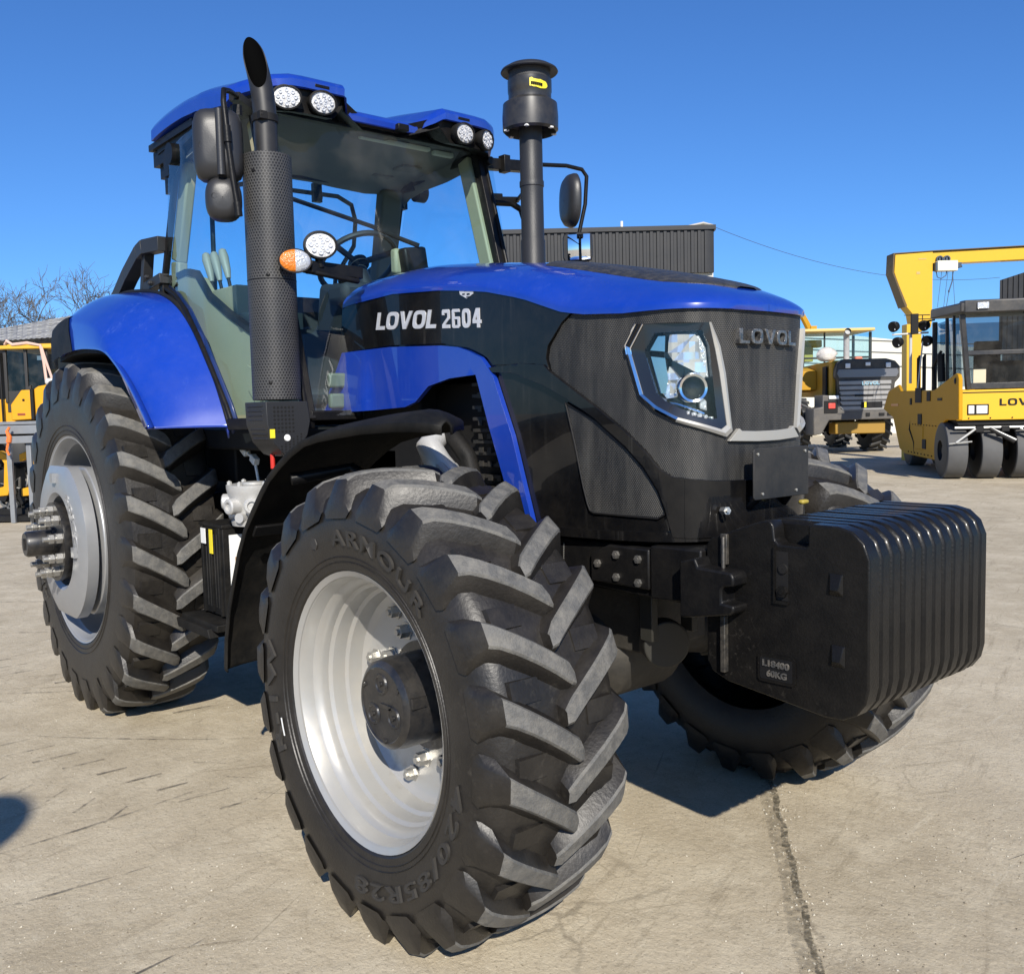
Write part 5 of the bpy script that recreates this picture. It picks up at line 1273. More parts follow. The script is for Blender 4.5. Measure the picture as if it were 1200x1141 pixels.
# black corner guards behind the cab on each fender
for s in (-1, 1):
    q = MB(); pts = [(-3.08, s*.70, 2.16), (-2.86, s*.70, 2.285), (-2.66, s*.70, 2.375), (-2.58, s*.70, 2.392), (-2.40, s*.68, 2.385)]
    for a, b in zip(pts[:-1], pts[1:]): bar(q, a, b, .07, .07)
    bar(q, (-2.66, s*.69, 2.19), (-2.42, s*.68, 2.22), .05, .05); bar(q, (-2.60, s*.69, 2.37), (-2.68, s*.69, 2.12), .05, .04); q.hexbolt((-2.52, s*.71, 2.205), (0, s, 0), .014, .016); q.hexbolt((-2.56, s*.71, 2.24), (0, s, 0), .012, .016)
    q.build('fender_guard', PLAS, T, bevel=.014)

# ------------------------------------------------------------------ road roller (right)
ZR = R(38.8)
ro = tag(empty('road_roller', (-5.97, 15.47, 0), ZR), 'yellow pneumatic road roller with smooth black tyres and a glazed cab at the right edge', 'road roller')
RTY = mat('smooth_tyre', (.075, .075, .075), .7, var=.25, vscale=5, dust=.25, dustcol=(.14, .13, .115), dscale=4, bump=.1, bscale=60)
RSD = mat('tyre_side_black', (.012, .012, .012), .6)
for y0, n_, x0 in ((.0, 4, 0), (4.3, 3, .3)):
    first = None
    for k in range(n_):
        if first is None or True:
            q = MB(); q.lathe([(.0, .20), (.0, .30), (.008, .43), (.014, .51), (.026, .541), (.05, .55), (.35, .55), (.374, .541), (.386, .51), (.392, .43), (.40, .30), (.40, .2)], (0, 0, 0), (1, 0, 0), 40, mi=0)
            for i in range(len(q.m)):
                q.m[i] = 1 if (i//40) < 3 or (i//40) > 7 else 0
            q.lathe([(.05, .30), (.02, .31), (.02, .27), (.10, .25), (.10, .10), (.05, .09), (.05, .001)], (0, 0, 0), (1, 0, 0), 28, mi=1)
            if first is None: first = q.build('roller_tyre', [RTY, RSD], ro, angle=40); o = first
            else: o = first.copy(); C.objects.link(o); o.parent = ro
        o.location = (x0+.61*k, y0+.55, .55)
        if o is not first and o.data is not first.data: pass
SIDE = [(6.3, 1.35), (5.68, 1.79), (4.58, 1.92), (4.29, 1.77), (1.2, 1.74), (-.39, 2.02), (-.52, 2.0), (-.60, 1.92), (-.62, 1.16), (.29, 1.15), (.62, 1.05), (.9, .88), (.93, .33), (3.82, .33), (4.37, .43), (5.12, 1.14)]
q = MB()
for xa, xb in ((.03, .10), (2.13, 2.20)): q.prism(SIDE, xa, xb, 'yz')
q.box((1.12, 3.0, 1.42), (2.0, 5.0, .6)); q.box((1.12, 2.4, .75), (1.9, 2.6, .7)); q.box((1.12, 5.2, 1.6), (2.0, 1.0, .35)); q.box((.06, 2.4, .74), (.09, .7, .5))
bd_ = q.build('roller_body', YELL, ro, bevel=.015)
for c_, d_ in (((.025, 2.50, 1.65), (.02, .55, .32)), ((.022, 1.6, 1.62), (.015, .28, .2)), ((.022, 2.35, 1.14), (.015, .34, .22)), ((.022, 1.95, .62), (.015, .30, .2)), ((.022, 3.2, 1.52), (.015, .16, .14))):
    q = MB(); q.box(c_, d_); q.build('step_recess', mat('recess_black', (.005, .005, .005), .8), bd_)
q = MB(); q.lathe([(0, .06), (.01, .05), (.01, .001)], (.025, -.38, 1.88), (-1, 0, 0), 12); q.build('lifting_hole', MATS['recess_black'], bd_)
for i in range(9):
    q = MB(); q.hexbolt((.028, 1.0+.3*i, .40), (-1, 0, 0), .018, .012); q.build('panel_bolt', DARK, bd_)
    q = MB(); q.hexbolt((.028, 1.0+.25*i, 1.02), (-1, 0, 0), .014, .012); q.build('panel_bolt', DARK, bd_)
q = MB(); q.box((1.15, -.02, 1.425), (2.02, .10, .57)); fp = q.build('front_panel', YELB, ro, bevel=.012)
q = MB(); q.prism([(.12, 1.15), (2.2, 1.15), (2.2, 1.05), (.2, 1.05)], .0, 1.2, 'xz'); q.box((1.1, .5, 1.0), (1.5, .2, .3)); q.build('front_frame', DARK, ro)
for x in (.51, 1.79):
    q = MB(); q.box((x, -.075, 1.34), (.38, .02, .20)); o = q.build('headlight', DARK, fp, bevel=.008)
    q = MB(); q.box((x-.12, -.088, 1.34), (.10, .015, .15)); q.box((x+.065, -.088, 1.34), (.19, .015, .15)); q.build('lamp_glass', WHIT, o, bevel=.006)
q = MB(); put_text(q, 'LOVOL', lambda u, v: (.885+.82*u, -.078, 1.405+.13*v), lambda u, v: (.885+.82*u, -.070, 1.405+.13*v), bold=.035)
q.build('panel_lettering', DARK, fp)
q = MB()   # tyre scrapers and sprinkler bar
q.tube([(.12, -.02, 1.0), (2.15, -.02, 1.0)], .025, 8); q.tube([(.14, -.05, .72), (.48, -.06, .98)], .022, 8); q.tube([(.75, -.06, .98), (1.18, -.08, .76)], .022, 8); q.tube([(1.25, -.06, .98), (1.75, -.08, .76)], .022, 8); q.tube([(.02, -.04, .70), (.42, -.06, .74)], .014, 6)
q.build('scraper_bar', mat('pale_bar', (.42, .42, .40), .4, metal=.3), ro)
q = MB(); q.box((.55, -.02, .97), (.14, .12, .12)); q.box((1.0, -.02, .97), (.14, .12, .1)); q.tube([(.72, -.06, .98), (1.15, -.09, .72)], .035, 8); q.tube([(1.30, -.06, .98), (1.7, -.09, .7)], .03, 8); q.build('scraper_mount', DARK, ro, bevel=.01)
# cab
q = MB(); CB = mat('roller_cab_black', (.014, .014, .016), .4, dust=.12)
yb0, yb1 = .02, 1.9
for x in (.20, 2.05): bar(q, (x+(.16 if x < 1 else -.1), yb0, 1.72), (x, -.10, 3.12), .11, .09); bar(q, (x, 1.9, 1.72), (x, 1.9, 3.15), .09, .09)
bar(q, (.3, yb0-.03, 2.40), (2.0, yb0-.03, 2.40), .09, .10, ref=(0, 0, 1)); bar(q, (.35, yb0, 1.78), (2.0, yb0, 1.78), .12, .10, ref=(0, 0, 1)); bar(q, (.22, .95, 1.75), (.2, .95, 3.15), .06, .06); bar(q, (.24, .5, 1.75), (.2, .45, 3.15), .05, .05); bar(q, (.22, .45, 2.4), (.22, 1.9, 2.4), .05, .05)
rc = q.build('roller_cab', CB, ro, bevel=.012)
q = MB(); q.prism([(-.28, 3.14), (-.30, 3.32), (1.95, 3.42), (1.98, 3.22)], .12, 2.15, 'yz'); q.prism([(-.30, 3.12), (-.32, 3.36), (.05, 3.38), (.05, 3.14)], .18, 2.1, 'yz'); q.build('cab_roof', mat('roof_grey_black', (.03, .031, .034), .45, dust=.25, dscale=2), rc, bevel=.03)
q = MB(); q.box((.50, -.33, 3.25), (.20, .04, .12)); q.build('roof_lamp', CLER, rc, bevel=.01)
q = MB(); q.grid([[(.42, yb0, 1.82), (2.0, yb0, 1.82)], [(.34, -.03, 2.36), (2.0, -.03, 2.36)]]); q.grid([[(.32, -.05, 2.44), (2.0, -.05, 2.44)], [(.26, -.10, 3.10), (2.0, -.10, 3.10)]]); q.build('windscreen', DKGL, rc)
q = MB(); q.grid([[(.26, .08, 1.8), (.26, 1.86, 1.8)], [(.2, .0, 3.1), (.2, 1.86, 3.1)]]); q.grid([[(2.06, .08, 1.8), (2.06, 1.86, 1.8)], [(2.08, .0, 3.1), (2.08, 1.86, 3.1)]]); q.grid([[(.3, 1.88, 1.8), (2.0, 1.88, 1.8)], [(.3, 1.88, 3.1), (2.0, 1.88, 3.1)]]); q.build('side_window', DKGL, rc)
q = MB(); q.box((1.1, 1.2, 1.95), (.5, .5, .5)); q.box((1.1, 1.5, 2.35), (.5, .12, .7)); q.box((1.1, .35, 2.0), (.6, .25, .5)); q.build('operator_seat', DARK, rc, bevel=.04)
q = MB(); q.box((1.65, -.12, 2.9), (.16, .004, .26)); q.build('window_notice', WHIT, rc)
q = MB(); q.box((.55, .0, 1.95), (.22, .01, .30)); q.build('paper_notice', mat('cream_paper', (.55, .48, .33), .7), rc)
q = MB(); bar(q, (1.25, -.14, 3.12), (2.0, -.10, 2.7), .02, .03); q.tube([(1.28, -.13, 3.1), (1.9, -.12, 2.62)], .012, 6); q.build('wiper', DARK, rc)
q = MB(); q.tube([(.05, 2.7, 1.75), (.05, 2.7, 2.45), (.05, 2.55, 2.5), (.05, 2.55, 1.75)], .022, 8); q.build('handrail', DARK, ro)
q = MB(); q.tube([(.05, 2.2, 1.75), (.05, 2.2, 2.45), (.05, 2.05, 2.5), (.05, 2.05, 1.75)], .022, 8); q.build('handrail', DARK, ro)
q = MB(); q.tube([(.06, 1.3, 1.75), (.02, 1.25, 2.2), (.06, 1.0, 2.42), (.1, .95, 2.5)], .03, 8); q.build('handrail', DARK, ro)
q = MB(); q.tube([(.1, .9, 1.9), (.08, .9, 2.45)], .07, 12); q.build('side_canister', DARK, ro)
q = MB(); q.tube([(-.62, 2.0, 2.93), (.10, 2.0, 2.95)], .02, 8); q.tube([(-.25, 2.0, 1.9), (-.25, 2.0, 2.95)], .03, 8); q.tube([(-.1, 2.0, 1.8), (.0, 2.0, 2.9)], .015, 6); mp = q.build('lamp_mast', mat('mast_pale', (.5, .5, .48), .4), ro)
for x, z in ((-.58, 3.10), (-.50, 2.77), (.02, 3.10), (.08, 2.78)):
    q = MB(); q.lathe([(-.10, .03), (-.06, .09), (.0, .11), (.05, .115), (.07, .11), (.06, .001)], (x, 1.97, z), (-.75, -.55, -.25), 16); o = q.build('mast_lamp', DARK, mp)
    q = MB(); q.lathe([(0, .015), (.16, .015), (.16, .001)], (x, 1.90, z-.08), (0, 0, 1), 8); q.build('lamp_clamp', WHIT, o)
q = MB(); q.box((-.20, 1.9, 3.13), (.15, .06, .42)); q.tube([(-.12, 1.9, 3.15), (.2, 1.9, 3.2)], .02, 6); q.build('roller_mirror', DARK, ro, bevel=.02)

q = MB(); q.tube([(.06, 3.3, 1.2), (.02, 3.3, .9), (.03, 2.9, .62), (.05, 2.9, .3)], .018, 6); q.build('hose', DARK, ro)
q = MB(); q.box((.023, .72, 1.55), (.006, .34, .05)); q.build('warning_sticker', DARK, bd_)
q = MB(); q.box((1.15, -.073, 1.66), (1.9, .006, .02)); q.build('panel_seam', DARK, fp)
q = MB(); q.box((.022, 4.9, 1.45), (.006, .8, .05)); q.build('reflector_strip', mat('reflector_orange', (.6, .2, .02), .3), bd_)
for i in range(5):
    q = MB(); q.hexbolt((.35+.38*i, -.072, 1.18), (0, -1, 0), .014, .012); q.build('panel_bolt', DARK, fp)

# ------------------------------------------------------------------ wheel loader seen from behind
ZV = math.atan2(.7630, .6464)
lo = tag(empty('wheel_loader', at(10.3, 28), ZV), 'yellow wheel loader seen from behind, with silver louvred grille and plastic wrapped exhaust', 'wheel loader', 'wheel loaders in the yard')
GMT = mat('counterweight_grey', (.085, .078, .070), .5, dust=.2)
GSL = mat('louvre_silver', (.30, .29, .275), .4, metal=.15, var=.25, vscale=4)
GDK = mat('hood_dark_grey', (.045, .042, .038), .5, dust=.2, dscale=2, spec=.3)
q = MB(); q.prism([(-1.27, .58), (-1.27, 1.38), (-1.0, 1.42), (-1.0, 1.78), (-.48, 1.72), (-.45, 1.34), (1.05, 1.34), (1.4, 1.7), (1.55, 1.4), (1.6, 1.0), (1.35, 1.02), (-.80, 1.02), (-1.02, .62)], 0, .8, 'xz'); q.box((.2, .5, .78), (1.5, .6, .36), 1); lb = q.build('counterweight', [GMT, mat('ochre_paint', (.30, .17, .02), .6)], lo, bevel=.03)
q = MB(); q.box((.34, -.015, 1.17), (.12, .03, .1)); q.box((.75, -.015, 1.17), (.16, .03, .08)); q.box((1.0, -.015, 1.17), (.16, .03, .08)); q.box((-.76, -.015, 1.42), (.40, .03, .36)); q.build('tow_slot', DARK, lb)
q = MB(); q.box((-.74, -.04, 1.45), (.20, .03, .16)); q.build('tail_lamp', mat('tail_red', (.75, .08, .06), .3), lb, bevel=.01)
q = MB(); q.box((-.68, -.04, 1.70), (.30, .03, .1)); q.build('lamp_cover', WHIT, lb, bevel=.01)
q = MB(); q.prism([(-.58, 2.53), (-.52, 2.72), (-.36, 2.82), (.9, 2.82), (1.18, 2.74), (1.32, 2.58), (1.32, 2.26), (1.18, 2.10), (1.1, 1.4), (-.5, 1.4), (-.52, 2.2), (-.60, 2.3)], .05, .35, 'xz'); lh = q.build('engine_cover', GDK, lo, bevel=.04)
q = MB()
for i in range(6):
    z = 2.17-.15*i; q.prism([(-.50, z), (1.03-.02*i, z), (1.03-.02*i, z-.105), (-.50+.02*i, z-.105)], -.02-.0*i, .06, 'xz'); q.box((.26, .0, z-.125), (1.46, .03, .012))
q.build('rear_grille', GSL, lh, bevel=.02)
q = MB(); q.prism([(-.52, 2.52), (1.22, 2.52), (1.27, 2.4), (1.2, 2.27), (-.50, 2.27), (-.56, 2.4)], .03, .06, 'xz'); q.build('grille_band', mat('band_grey', (.16, .16, .17), .3, metal=.3), lh, bevel=.01)
for x in (-.25, .95): 
    q = MB(); q.box((x, .02, 2.62), (.14, .06, .14)); q.build('rear_lamp', WHIT, lh, bevel=.015)
q = MB(); q.box((.35, .03, 2.66), (.14, .05, .1)); q.build('camera_box', WHIT, lh, bevel=.01)
q = MB(); put_text(q, 'LOVOL', lambda u, v: (.16+.52*u, -.032, 2.045+.1*v), lambda u, v: (.16+.52*u, -.018, 2.045+.1*v), bold=.03); q.build('grille_lettering', CHRM, lh)
q = MB(); q.box((.22, -.03, 1.74), (.55, .02, .06), 1); q.box((.45, -.03, 1.46), (.62, .02, .18), 1); q.box((.25, -.04, 1.46), (.06, .02, .16), 2); q.build('grille_plate', [GDK, DARK, YELS], lh)
q = MB(); q.prism([(.35, 2.80), (3.6, 2.75), (3.6, 1.75), (.35, 1.70)], -.56, 1.15, 'yz'); q.prism([(.3, 2.74), (.6, 2.78), (.6, 1.72), (.3, 1.72)], -.62, -.5, 'yz'); q.prism([(1.9, 2.55), (2.8, 2.7), (2.8, 1.9), (1.9, 1.95)], -1.28, -.56, 'yz'); q.box((-.62, .95, 2.2), (.06, .35, .9), 1); lside = q.build('loader_body', [mat('loader_yellow', (.46, .25, .02), .6, dust=.12, dscale=2, spec=.2), DARK], lo, bevel=.03)
q = MB(); 
for x in (-.85, 1.32):
    for y in (2.4, 3.9): bar(q, (x, y, 2.7), (x, y, 3.78), .08, .08)
bar(q, (-.15, 2.4, 2.8), (-.15, 2.4, 3.78), .05, .05); bar(q, (-.85, 2.4, 2.98), (1.32, 2.4, 2.98), .08, .06)
lcab = q.build('loader_cab', mat('cab_teal_black', (.02, .028, .028), .4), lo, bevel=.01)
q = MB(); q.box((.20, 3.1, 3.84), (2.3, 2.1, .10)); q.build('loader_roof', mat('roof_cream_yellow', (.62, .45, .16), .5), lcab, bevel=.03)
q = MB()
for y in (2.4, 3.9): q.grid([[(-.82, y, 2.7), (1.29, y, 2.7)], [(-.82, y, 3.76), (1.29, y, 3.76)]])
for x in (-.85, 1.32): q.grid([[(x, 2.44, 2.7), (x, 3.86, 2.7)], [(x, 2.44, 3.76), (x, 3.86, 3.76)]])
q.build('loader_window', TINT, lcab)
q = MB(); q.box((-.25, 3.5, 3.50), (.65, .4, .24)); q.box((-.45, 3.2, 3.15), (.3, .3, .5)); q.build('cab_fitting', mat('fitting_ochre', (.45, .34, .05), .6), lcab, bevel=.03)
q = MB(); q.tube([(.02, .9, 2.8), (.02, .9, 3.40), (.0, .85, 3.58), (-.02, .7, 3.66)], .09, 14); q.build('loader_exhaust', mat('wrap_grey', (.36, .36, .36), .35, var=.4, vscale=12, bump=.8, bscale=16), lo)
q = MB(); q.lathe([(0, .095), (.02, .10), (.0, .085), (-.08, .08), (-.1, .001)], (-.025, .66, 3.675), (-.05, -.95, .25), 16); q.build('exhaust_tip', DARK, lo)
q = MB(); rnd = random.Random(4); rows = []
for i in range(9):
    t = i/8; rows.append([Vector((-.58+.30*math.cos(a)*math.sin(PI*min(.999, t*.9+.1))*rnd.uniform(.8, 1.15), .9+.25*math.sin(a)*math.sin(PI*min(.999, t*.9+.1))*rnd.uniform(.8, 1.1), 2.80+.44*(1-math.cos(PI*t))/2)) for a in [2*PI*k/14 for k in range(14)]])
q.grid(rows, closed=True); q.build('plastic_wrapping', mat('plastic_film', (.55, .52, .48), .22, var=.4, vscale=14, bump=1, bscale=22), lo, angle=60)
q = MB(); q.box((.35, .8, 2.86), (.22, .15, .12)); q.build('red_cloth', mat('red_cloth', (.55, .18, .12), .8), lo, bevel=.04)
q = MB(); q.tube([(-.95, 3.4, 3.6), (-.75, 3.6, 4.38), (-.55, 3.6, 4.56), (-.30, 3.7, 4.16), (-.15, 3.8, 3.9)], .11, 8); q.tube([(-1.15, 3.4, 3.7), (-.92, 3.5, 4.35), (-.7, 3.6, 3.9)], .13, 8); q.box((-.10, 3.7, 4.0), (.2, .2, .22)); q.build('loader_arm', MATS['loader_yellow'], lo, bevel=.02)
for x in (-1.30, 1.15):
    for y in (1.7, 4.9):
        q = MB(); q.lathe([(-.30, .45), (-.30, .62), (-.26, .78), (-.2, .83), (.2, .83), (.26, .78), (.30, .62), (.30, .45), (.1, .40), (.1, .001)], (0, 0, 0), (1, 0, 0), 40)
        for s in (-1, 1):
            for k in range(18):
                a = 2*PI*(k+.5*(s > 0))/18; a2 = a+.22
                q.add([(0, .83*math.cos(a+.05), .83*math.sin(a+.05)), (0, .83*math.cos(a-.05), .83*math.sin(a-.05)), (s*.29, .80*math.cos(a2-.06), .80*math.sin(a2-.06)), (s*.29, .80*math.cos(a2+.06), .80*math.sin(a2+.06)),
                       (0, .88*math.cos(a+.04), .88*math.sin(a+.04)), (0, .88*math.cos(a-.04), .88*math.sin(a-.04)), (s*.29, .86*math.cos(a2-.05), .86*math.sin(a2-.05)), (s*.29, .86*math.cos(a2+.05), .86*math.sin(a2+.05))],
                      [(4, 5, 6, 7), (0, 1, 5, 4), (1, 2, 6, 5), (2, 3, 7, 6), (3, 0, 4, 7)], 1)
        q.build('loader_wheel', [MATS['tyre_side_black'], RTY], lo, loc=(x, y, .86), angle=35)
q = MB(); q.tube([(-1.0, 1.7, .8), (1.0, 1.7, .8)], .16, 12); q.box((0, 3.0, .9), (.8, 3.6, .5)); q.build('rear_axle', DARK, lo)

# ------------------------------------------------------------------ yellow gantry crane
gc = tag(empty('gantry_crane', at(10.5, 24.5), ZV), 'bright yellow gantry crane with a tapering leg and a long beam carrying a white hoist', 'crane')
CRY = mat('crane_yellow', (.62, .36, .006), .45, coat=.15, var=.04)
q = MB()
q.prism([(-.61, 4.81), (-.585, 5.25), (.37, 5.30), (.37, 3.58), (.34, 3.40), (.10, 3.30), (-.06, 3.30), (-.15, 3.77), (-.30, 3.95)], -.2, .2, 'xz')
q.prism([(-.26, 3.5), (-.02, 3.5), (.12, 3.3), (.12, 0), (-.24, 0)], -.16, .16, 'xz')
leg = q.build('gantry_leg', CRY, gc, bevel=.008)
q = MB(); q.prism([(.37, 5.00), (.37, 5.30), (10.4, 5.62), (10.4, 5.28)], -.16, .16, 'xz'); beam = q.build('gantry_beam', CRY, gc, bevel=.008)
q = MB(); q.prism([(10.4, 0), (10.7, 0), (11.0, 5.6), (10.1, 5.6)], -.16, .16, 'xz'); q.build('gantry_leg', CRY, gc, bevel=.008)
q = MB(); q.prism([(-.63, 4.81), (-.61, 5.27), (.37, 5.315), (10.4, 5.635), (10.4, 5.655), (.37, 5.335), (-.64, 5.29), (-.66, 4.80), (-.33, 3.93), (-.28, 3.96)], -.22, .22, 'xz'); q.build('flange_strip', mat('crane_edge_dark', (.10, .06, .015), .5), gc)
q = MB(); q.box((-.02, -.205, 3.72), (.66, .012, .018)); q.box((.1, -.205, 3.62), (.5, .012, .016)); q.box((.12, -.205, 3.66), (.02, .012, .14)); q.build('leg_seam', DARK, leg)
q = MB(); q.lathe([(0, .13), (.008, .12), (.009, .001)], (3.22, -.162, 5.24), (0, -1, 0), 20, sx=1.5); lg = q.build('maker_badge', WHIT, beam)
q = MB(); q.box((3.22, -.173, 5.25), (.34, .004, .06), 0)
for i in range(5): q.box((3.09+.065*i, -.176, 5.25), (.035, .004, .10), 0)
q.box((3.22, -.173, 5.165), (.16, .004, .03), 0); q.build('badge_mark', mat('badge_red', (.55, .06, .05), .5), lg)
for c_, d_ in (((-.0, -.205, 4.78), (.09, .004, .06)), ((.1, -.205, 5.13), (.2, .004, .025))):
    q = MB(); q.box(c_, d_); q.build('leg_notice', mat('notice_tan', (.45, .33, .12), .6), leg)
q = MB(); q.box((.70, -.22, 4.93), (.52, .22, .26)); ht = q.build('hoist', mat('hoist_cream', (.70, .66, .52), .5), gc, bevel=.02)
q = MB()
for x in (.54, .72): q.lathe([(-.03, .06), (-.03, .09), (.03, .09), (.03, .06)], (x, -.2, 5.11), (0, -1, 0), 16); q.box((x, -.2, 5.08), (.05, .04, .14))
q.box((.42, -.22, 4.92), (.06, .2, .2)); q.box((1.0, -.22, 4.95), (.12, .14, .12)); q.tube([(1.0, -.22, 4.9), (1.1, -.22, 4.92)], .03, 6)
q.tube([(.45, -.22, 4.8), (.48, -.22, 4.66), (.58, -.22, 4.62), (.70, -.22, 4.7), (.72, -.22, 4.82)], .012, 6)
q.tube([(.88, -.22, 4.82), (.86, -.22, 4.55), (.78, -.22, 4.3)], .014, 6); q.tube([(.78, -.22, 4.3), (.72, -.22, 3.9)], .008, 5); q.box((.78, -.22, 4.3), (.03, .03, .06))
for a, b in ((.6, .5), (.76, .66), (.88, .95)): q.tube([(a, -.2, 4.8), (b, -.2, 3.9)], .006, 5)
q.build('hoist_gear', mat('hoist_blue_black', (.03, .05, .08), .5), ht)

# ------------------------------------------------------------------ buildings behind
def clad(name, lat0, lat1, dep, z0, z1, depth, m, pitchw=.32, dr=.05, parent=None, side=True, tilt=0):
    """corrugated cladding: trapezoid ribs on the front and the right end"""
    q = MB(); n = int((lat1-lat0)/pitchw); rows = []
    prof = []
    for i in range(n):
        x = lat0+i*pitchw
        for a, d in ((0, 0), (.42, 0), (.5, dr), (.92, dr)): prof.append((x+a*pitchw, d))
    prof.append((lat1, 0))
    bot = [at(x, dep-d, z0) for x, d in prof]; top = [at(x, dep-d, z1+tilt*(x-lat0)) for x, d in prof]
    q.grid([bot, top])
    kx = depth*(.6 if lat0 > 20 else 0); a, b, c, d = at(lat0, dep, z0), at(lat1, dep, z0), at(lat1+kx, dep+depth, z0), at(lat0+kx, dep+depth, z0)
    hgt = lambda p, x: Vector((p.x, p.y, z1+tilt*(x-lat0)))
    A, B, C_, D = hgt(a, lat0), hgt(b, lat1), hgt(c, lat1), hgt(d, lat0)
    q.add([a, b, c, d, A, B, C_, D], [(1, 2, 6, 5), (2, 3, 7, 6), (3, 0, 4, 7), (4, 5, 6, 7), (0, 1, 2, 3)])
    return q.build(name, m, parent, angle=20)
DCL = mat('dark_cladding', (.011, .012, .015), .5, dust=.03, dscale=1.2, spec=.4)
db = tag(empty('clad_building', at(4.5, 42)), 'tall building with black ribbed cladding above a pale wall behind the tractor bonnet', 'building', 'dark clad buildings')
def loc_child(o, parent):
    o.parent = parent; o.matrix_parent_inverse = parent.matrix_basis.inverted(); return o
o = clad('ribbed_cladding', -.11, 9.15, 42, 7.40, 9.28, 10, DCL, .30, .06, tilt=.010); loc_child(o, db)
q = MB()
def pbox(q, l0, l1, d0, d1, z0, z1, mi=0):
    P = [at(l0, d0), at(l1, d0), at(l1, d1), at(l0, d1)]; vs = [Vector((p.x, p.y, z0)) for p in P]+[Vector((p.x, p.y, z1)) for p in P]
    q.add(vs, [(0, 1, 2, 3), (4, 5, 6, 7), (0, 1, 5, 4), (1, 2, 6, 5), (2, 3, 7, 6), (3, 0, 4, 7)], mi)
pbox(q, -.05, 9.10, 42.15, 51.9, 0, 7.40); loc_child(q.build('pale_wall', mat('pale_render', (.50, .48, .42), .8, var=.06, vscale=.6)), db)
q = MB(); pbox(q, -.2, 9.22, 41.88, 42.0, 9.25, 9.44); pbox(q, 9.15, 9.22, 41.9, 52, 9.2, 9.42); loc_child(q.build('parapet', DCL), db)
q = MB(); q.tube([at(5.15, 42.3, 9.2), at(5.15, 42.3, 9.75)], .06, 8); loc_child(q.build('vent_pipe', WHIT), db)
pr_ = tag(empty('gabled_hall', at(11, 56)), 'pale sheet roof of a hall rising behind the black ribbed building', 'building')
q = MB(); A = [at(6.5, 56, 11.3), at(11.6, 56, 12.28), at(12.25, 56, 12.1)]; B = [at(6.5, 75, 11.3), at(11.6, 75, 12.28), at(12.25, 75, 12.1)]; q.grid([A, B]); loc_child(q.build('sheet_roof', mat('pale_sheet', (.42, .40, .36), .55), solid=.1), pr_)
q = MB(); pbox(q, 6.6, 12.2, 56.2, 74.8, 0, 10.85); q.add([at(6.6, 56.2, 10.85), at(11.6, 56.2, 12.2), at(12.2, 56.2, 11.95), at(12.2, 56.2, 10.85)], [(0, 1, 2, 3)]); loc_child(q.build('hall_wall', MATS['pale_render']), pr_)
wb = tag(empty('white_hall', at(18, 46)), 'long cream white hall behind the loader and the crane leg', 'building')
q = MB(); P = [at(12, 46), at(24, 46), at(24, 60), at(12, 60)]; hs = [5.35, 3.9, 3.9, 5.35]
q.add([(p.x, p.y, 0) for p in P]+[(p.x, p.y, h) for p, h in zip(P, hs)], [(0, 1, 5, 4), (1, 2, 6, 5), (2, 3, 7, 6), (3, 0, 4, 7), (4, 5, 6, 7)]); loc_child(q.build('hall_wall', mat('cream_wall', (.60, .58, .50), .7, var=.05, vscale=.5)), wb)
q = MB()
for z in (3.3, 3.95, 4.5): q.tube([at(12.1, 45.98, z+.35), at(23.9, 45.98, z-.35)], .025, 5)
loc_child(q.build('wall_seam', GREY), wb)
o = clad('warehouse_wall', 25.9, 40, 50, 0, 7.75, 20, DCL, .28, .06, tilt=.30); tag(o, 'black ribbed warehouse with a sloping top at the far right above the roller cab', 'building', 'dark clad buildings')
# overhead cable
q = MB(); pts = []
for i in range(25):
    t = i/24; a, b = Vector(at(9.15, 42, 9.37)), Vector(at(25.9, 50.0, 7.9)); p = a.lerp(b, t); p.z -= 1.6*4*t*(1-t)*.55; pts.append(p)
q.tube(pts, .011, 5); tag(q.build('overhead_cable', mat('cable_grey', (.05, .055, .07), .6)), 'thin dark cable sagging across the sky from the black clad building', 'cable')

# ------------------------------------------------------------------ open shed (left)
shd = tag(empty('open_shed', at(-15, 33)), 'open fronted shed with a grey corrugated roof behind the yellow loader on the left', 'shed')
def lerp2(a, b, t): return (a[0]+(b[0]-a[0])*t, a[1]+(b[1]-a[1])*t, a[2]+(b[2]-a[2])*t)
E0, E1 = (-17.2, 31.5, 4.24), (-14.0, 30.3, 4.24); G0, G1 = (-20.7, 38, 5.24), (-15.2, 33.4, 5.25)
n_ = 240; er = []; gr_ = []; er2 = []; 
for i in range(n_+1):
    t = -1.6+4.0*i/n_; w = .009*(1 if (i % 4) < 2 else -1)
    a, b = lerp2(E0, E1, t), lerp2(G0, G1, t); er.append(at(a[0], a[1], a[2]+w)); gr_.append(at(b[0], b[1], b[2]+w))
q = MB(); q.grid([er, gr_, [Vector((p.x-4, p.y+3.4, p.z-1.0)) for p in gr_]])
rm_ = bpy.data.materials.new('shed_roof_sheet'); rm_.use_nodes = True; n, l = rm_.node_tree.nodes, rm_.node_tree.links
b = n['Principled BSDF']; b.inputs['Roughness'].default_value = .6; tc = n.new('ShaderNodeTexCoord'); br = n.new('ShaderNodeTexNoise'); br.inputs['Scale'].default_value = 2.2; br.inputs['Detail'].default_value = 6
rp = n.new('ShaderNodeValToRGB'); rp.color_ramp.elements[0].color = (.20, .195, .18, 1); rp.color_ramp.elements[1].color = (.33, .32, .29, 1); rp.color_ramp.elements[0].position = .4; rp.color_ramp.elements[1].position = .6
l.new(tc.outputs['Object'], br.inputs['Vector']); l.new(br.outputs['Fac'], rp.inputs['Fac']); l.new(rp.outputs[0], b.inputs['Base Color'])
loc_child(q.build('sheet_roof', rm_, angle=20), shd)
q = MB()
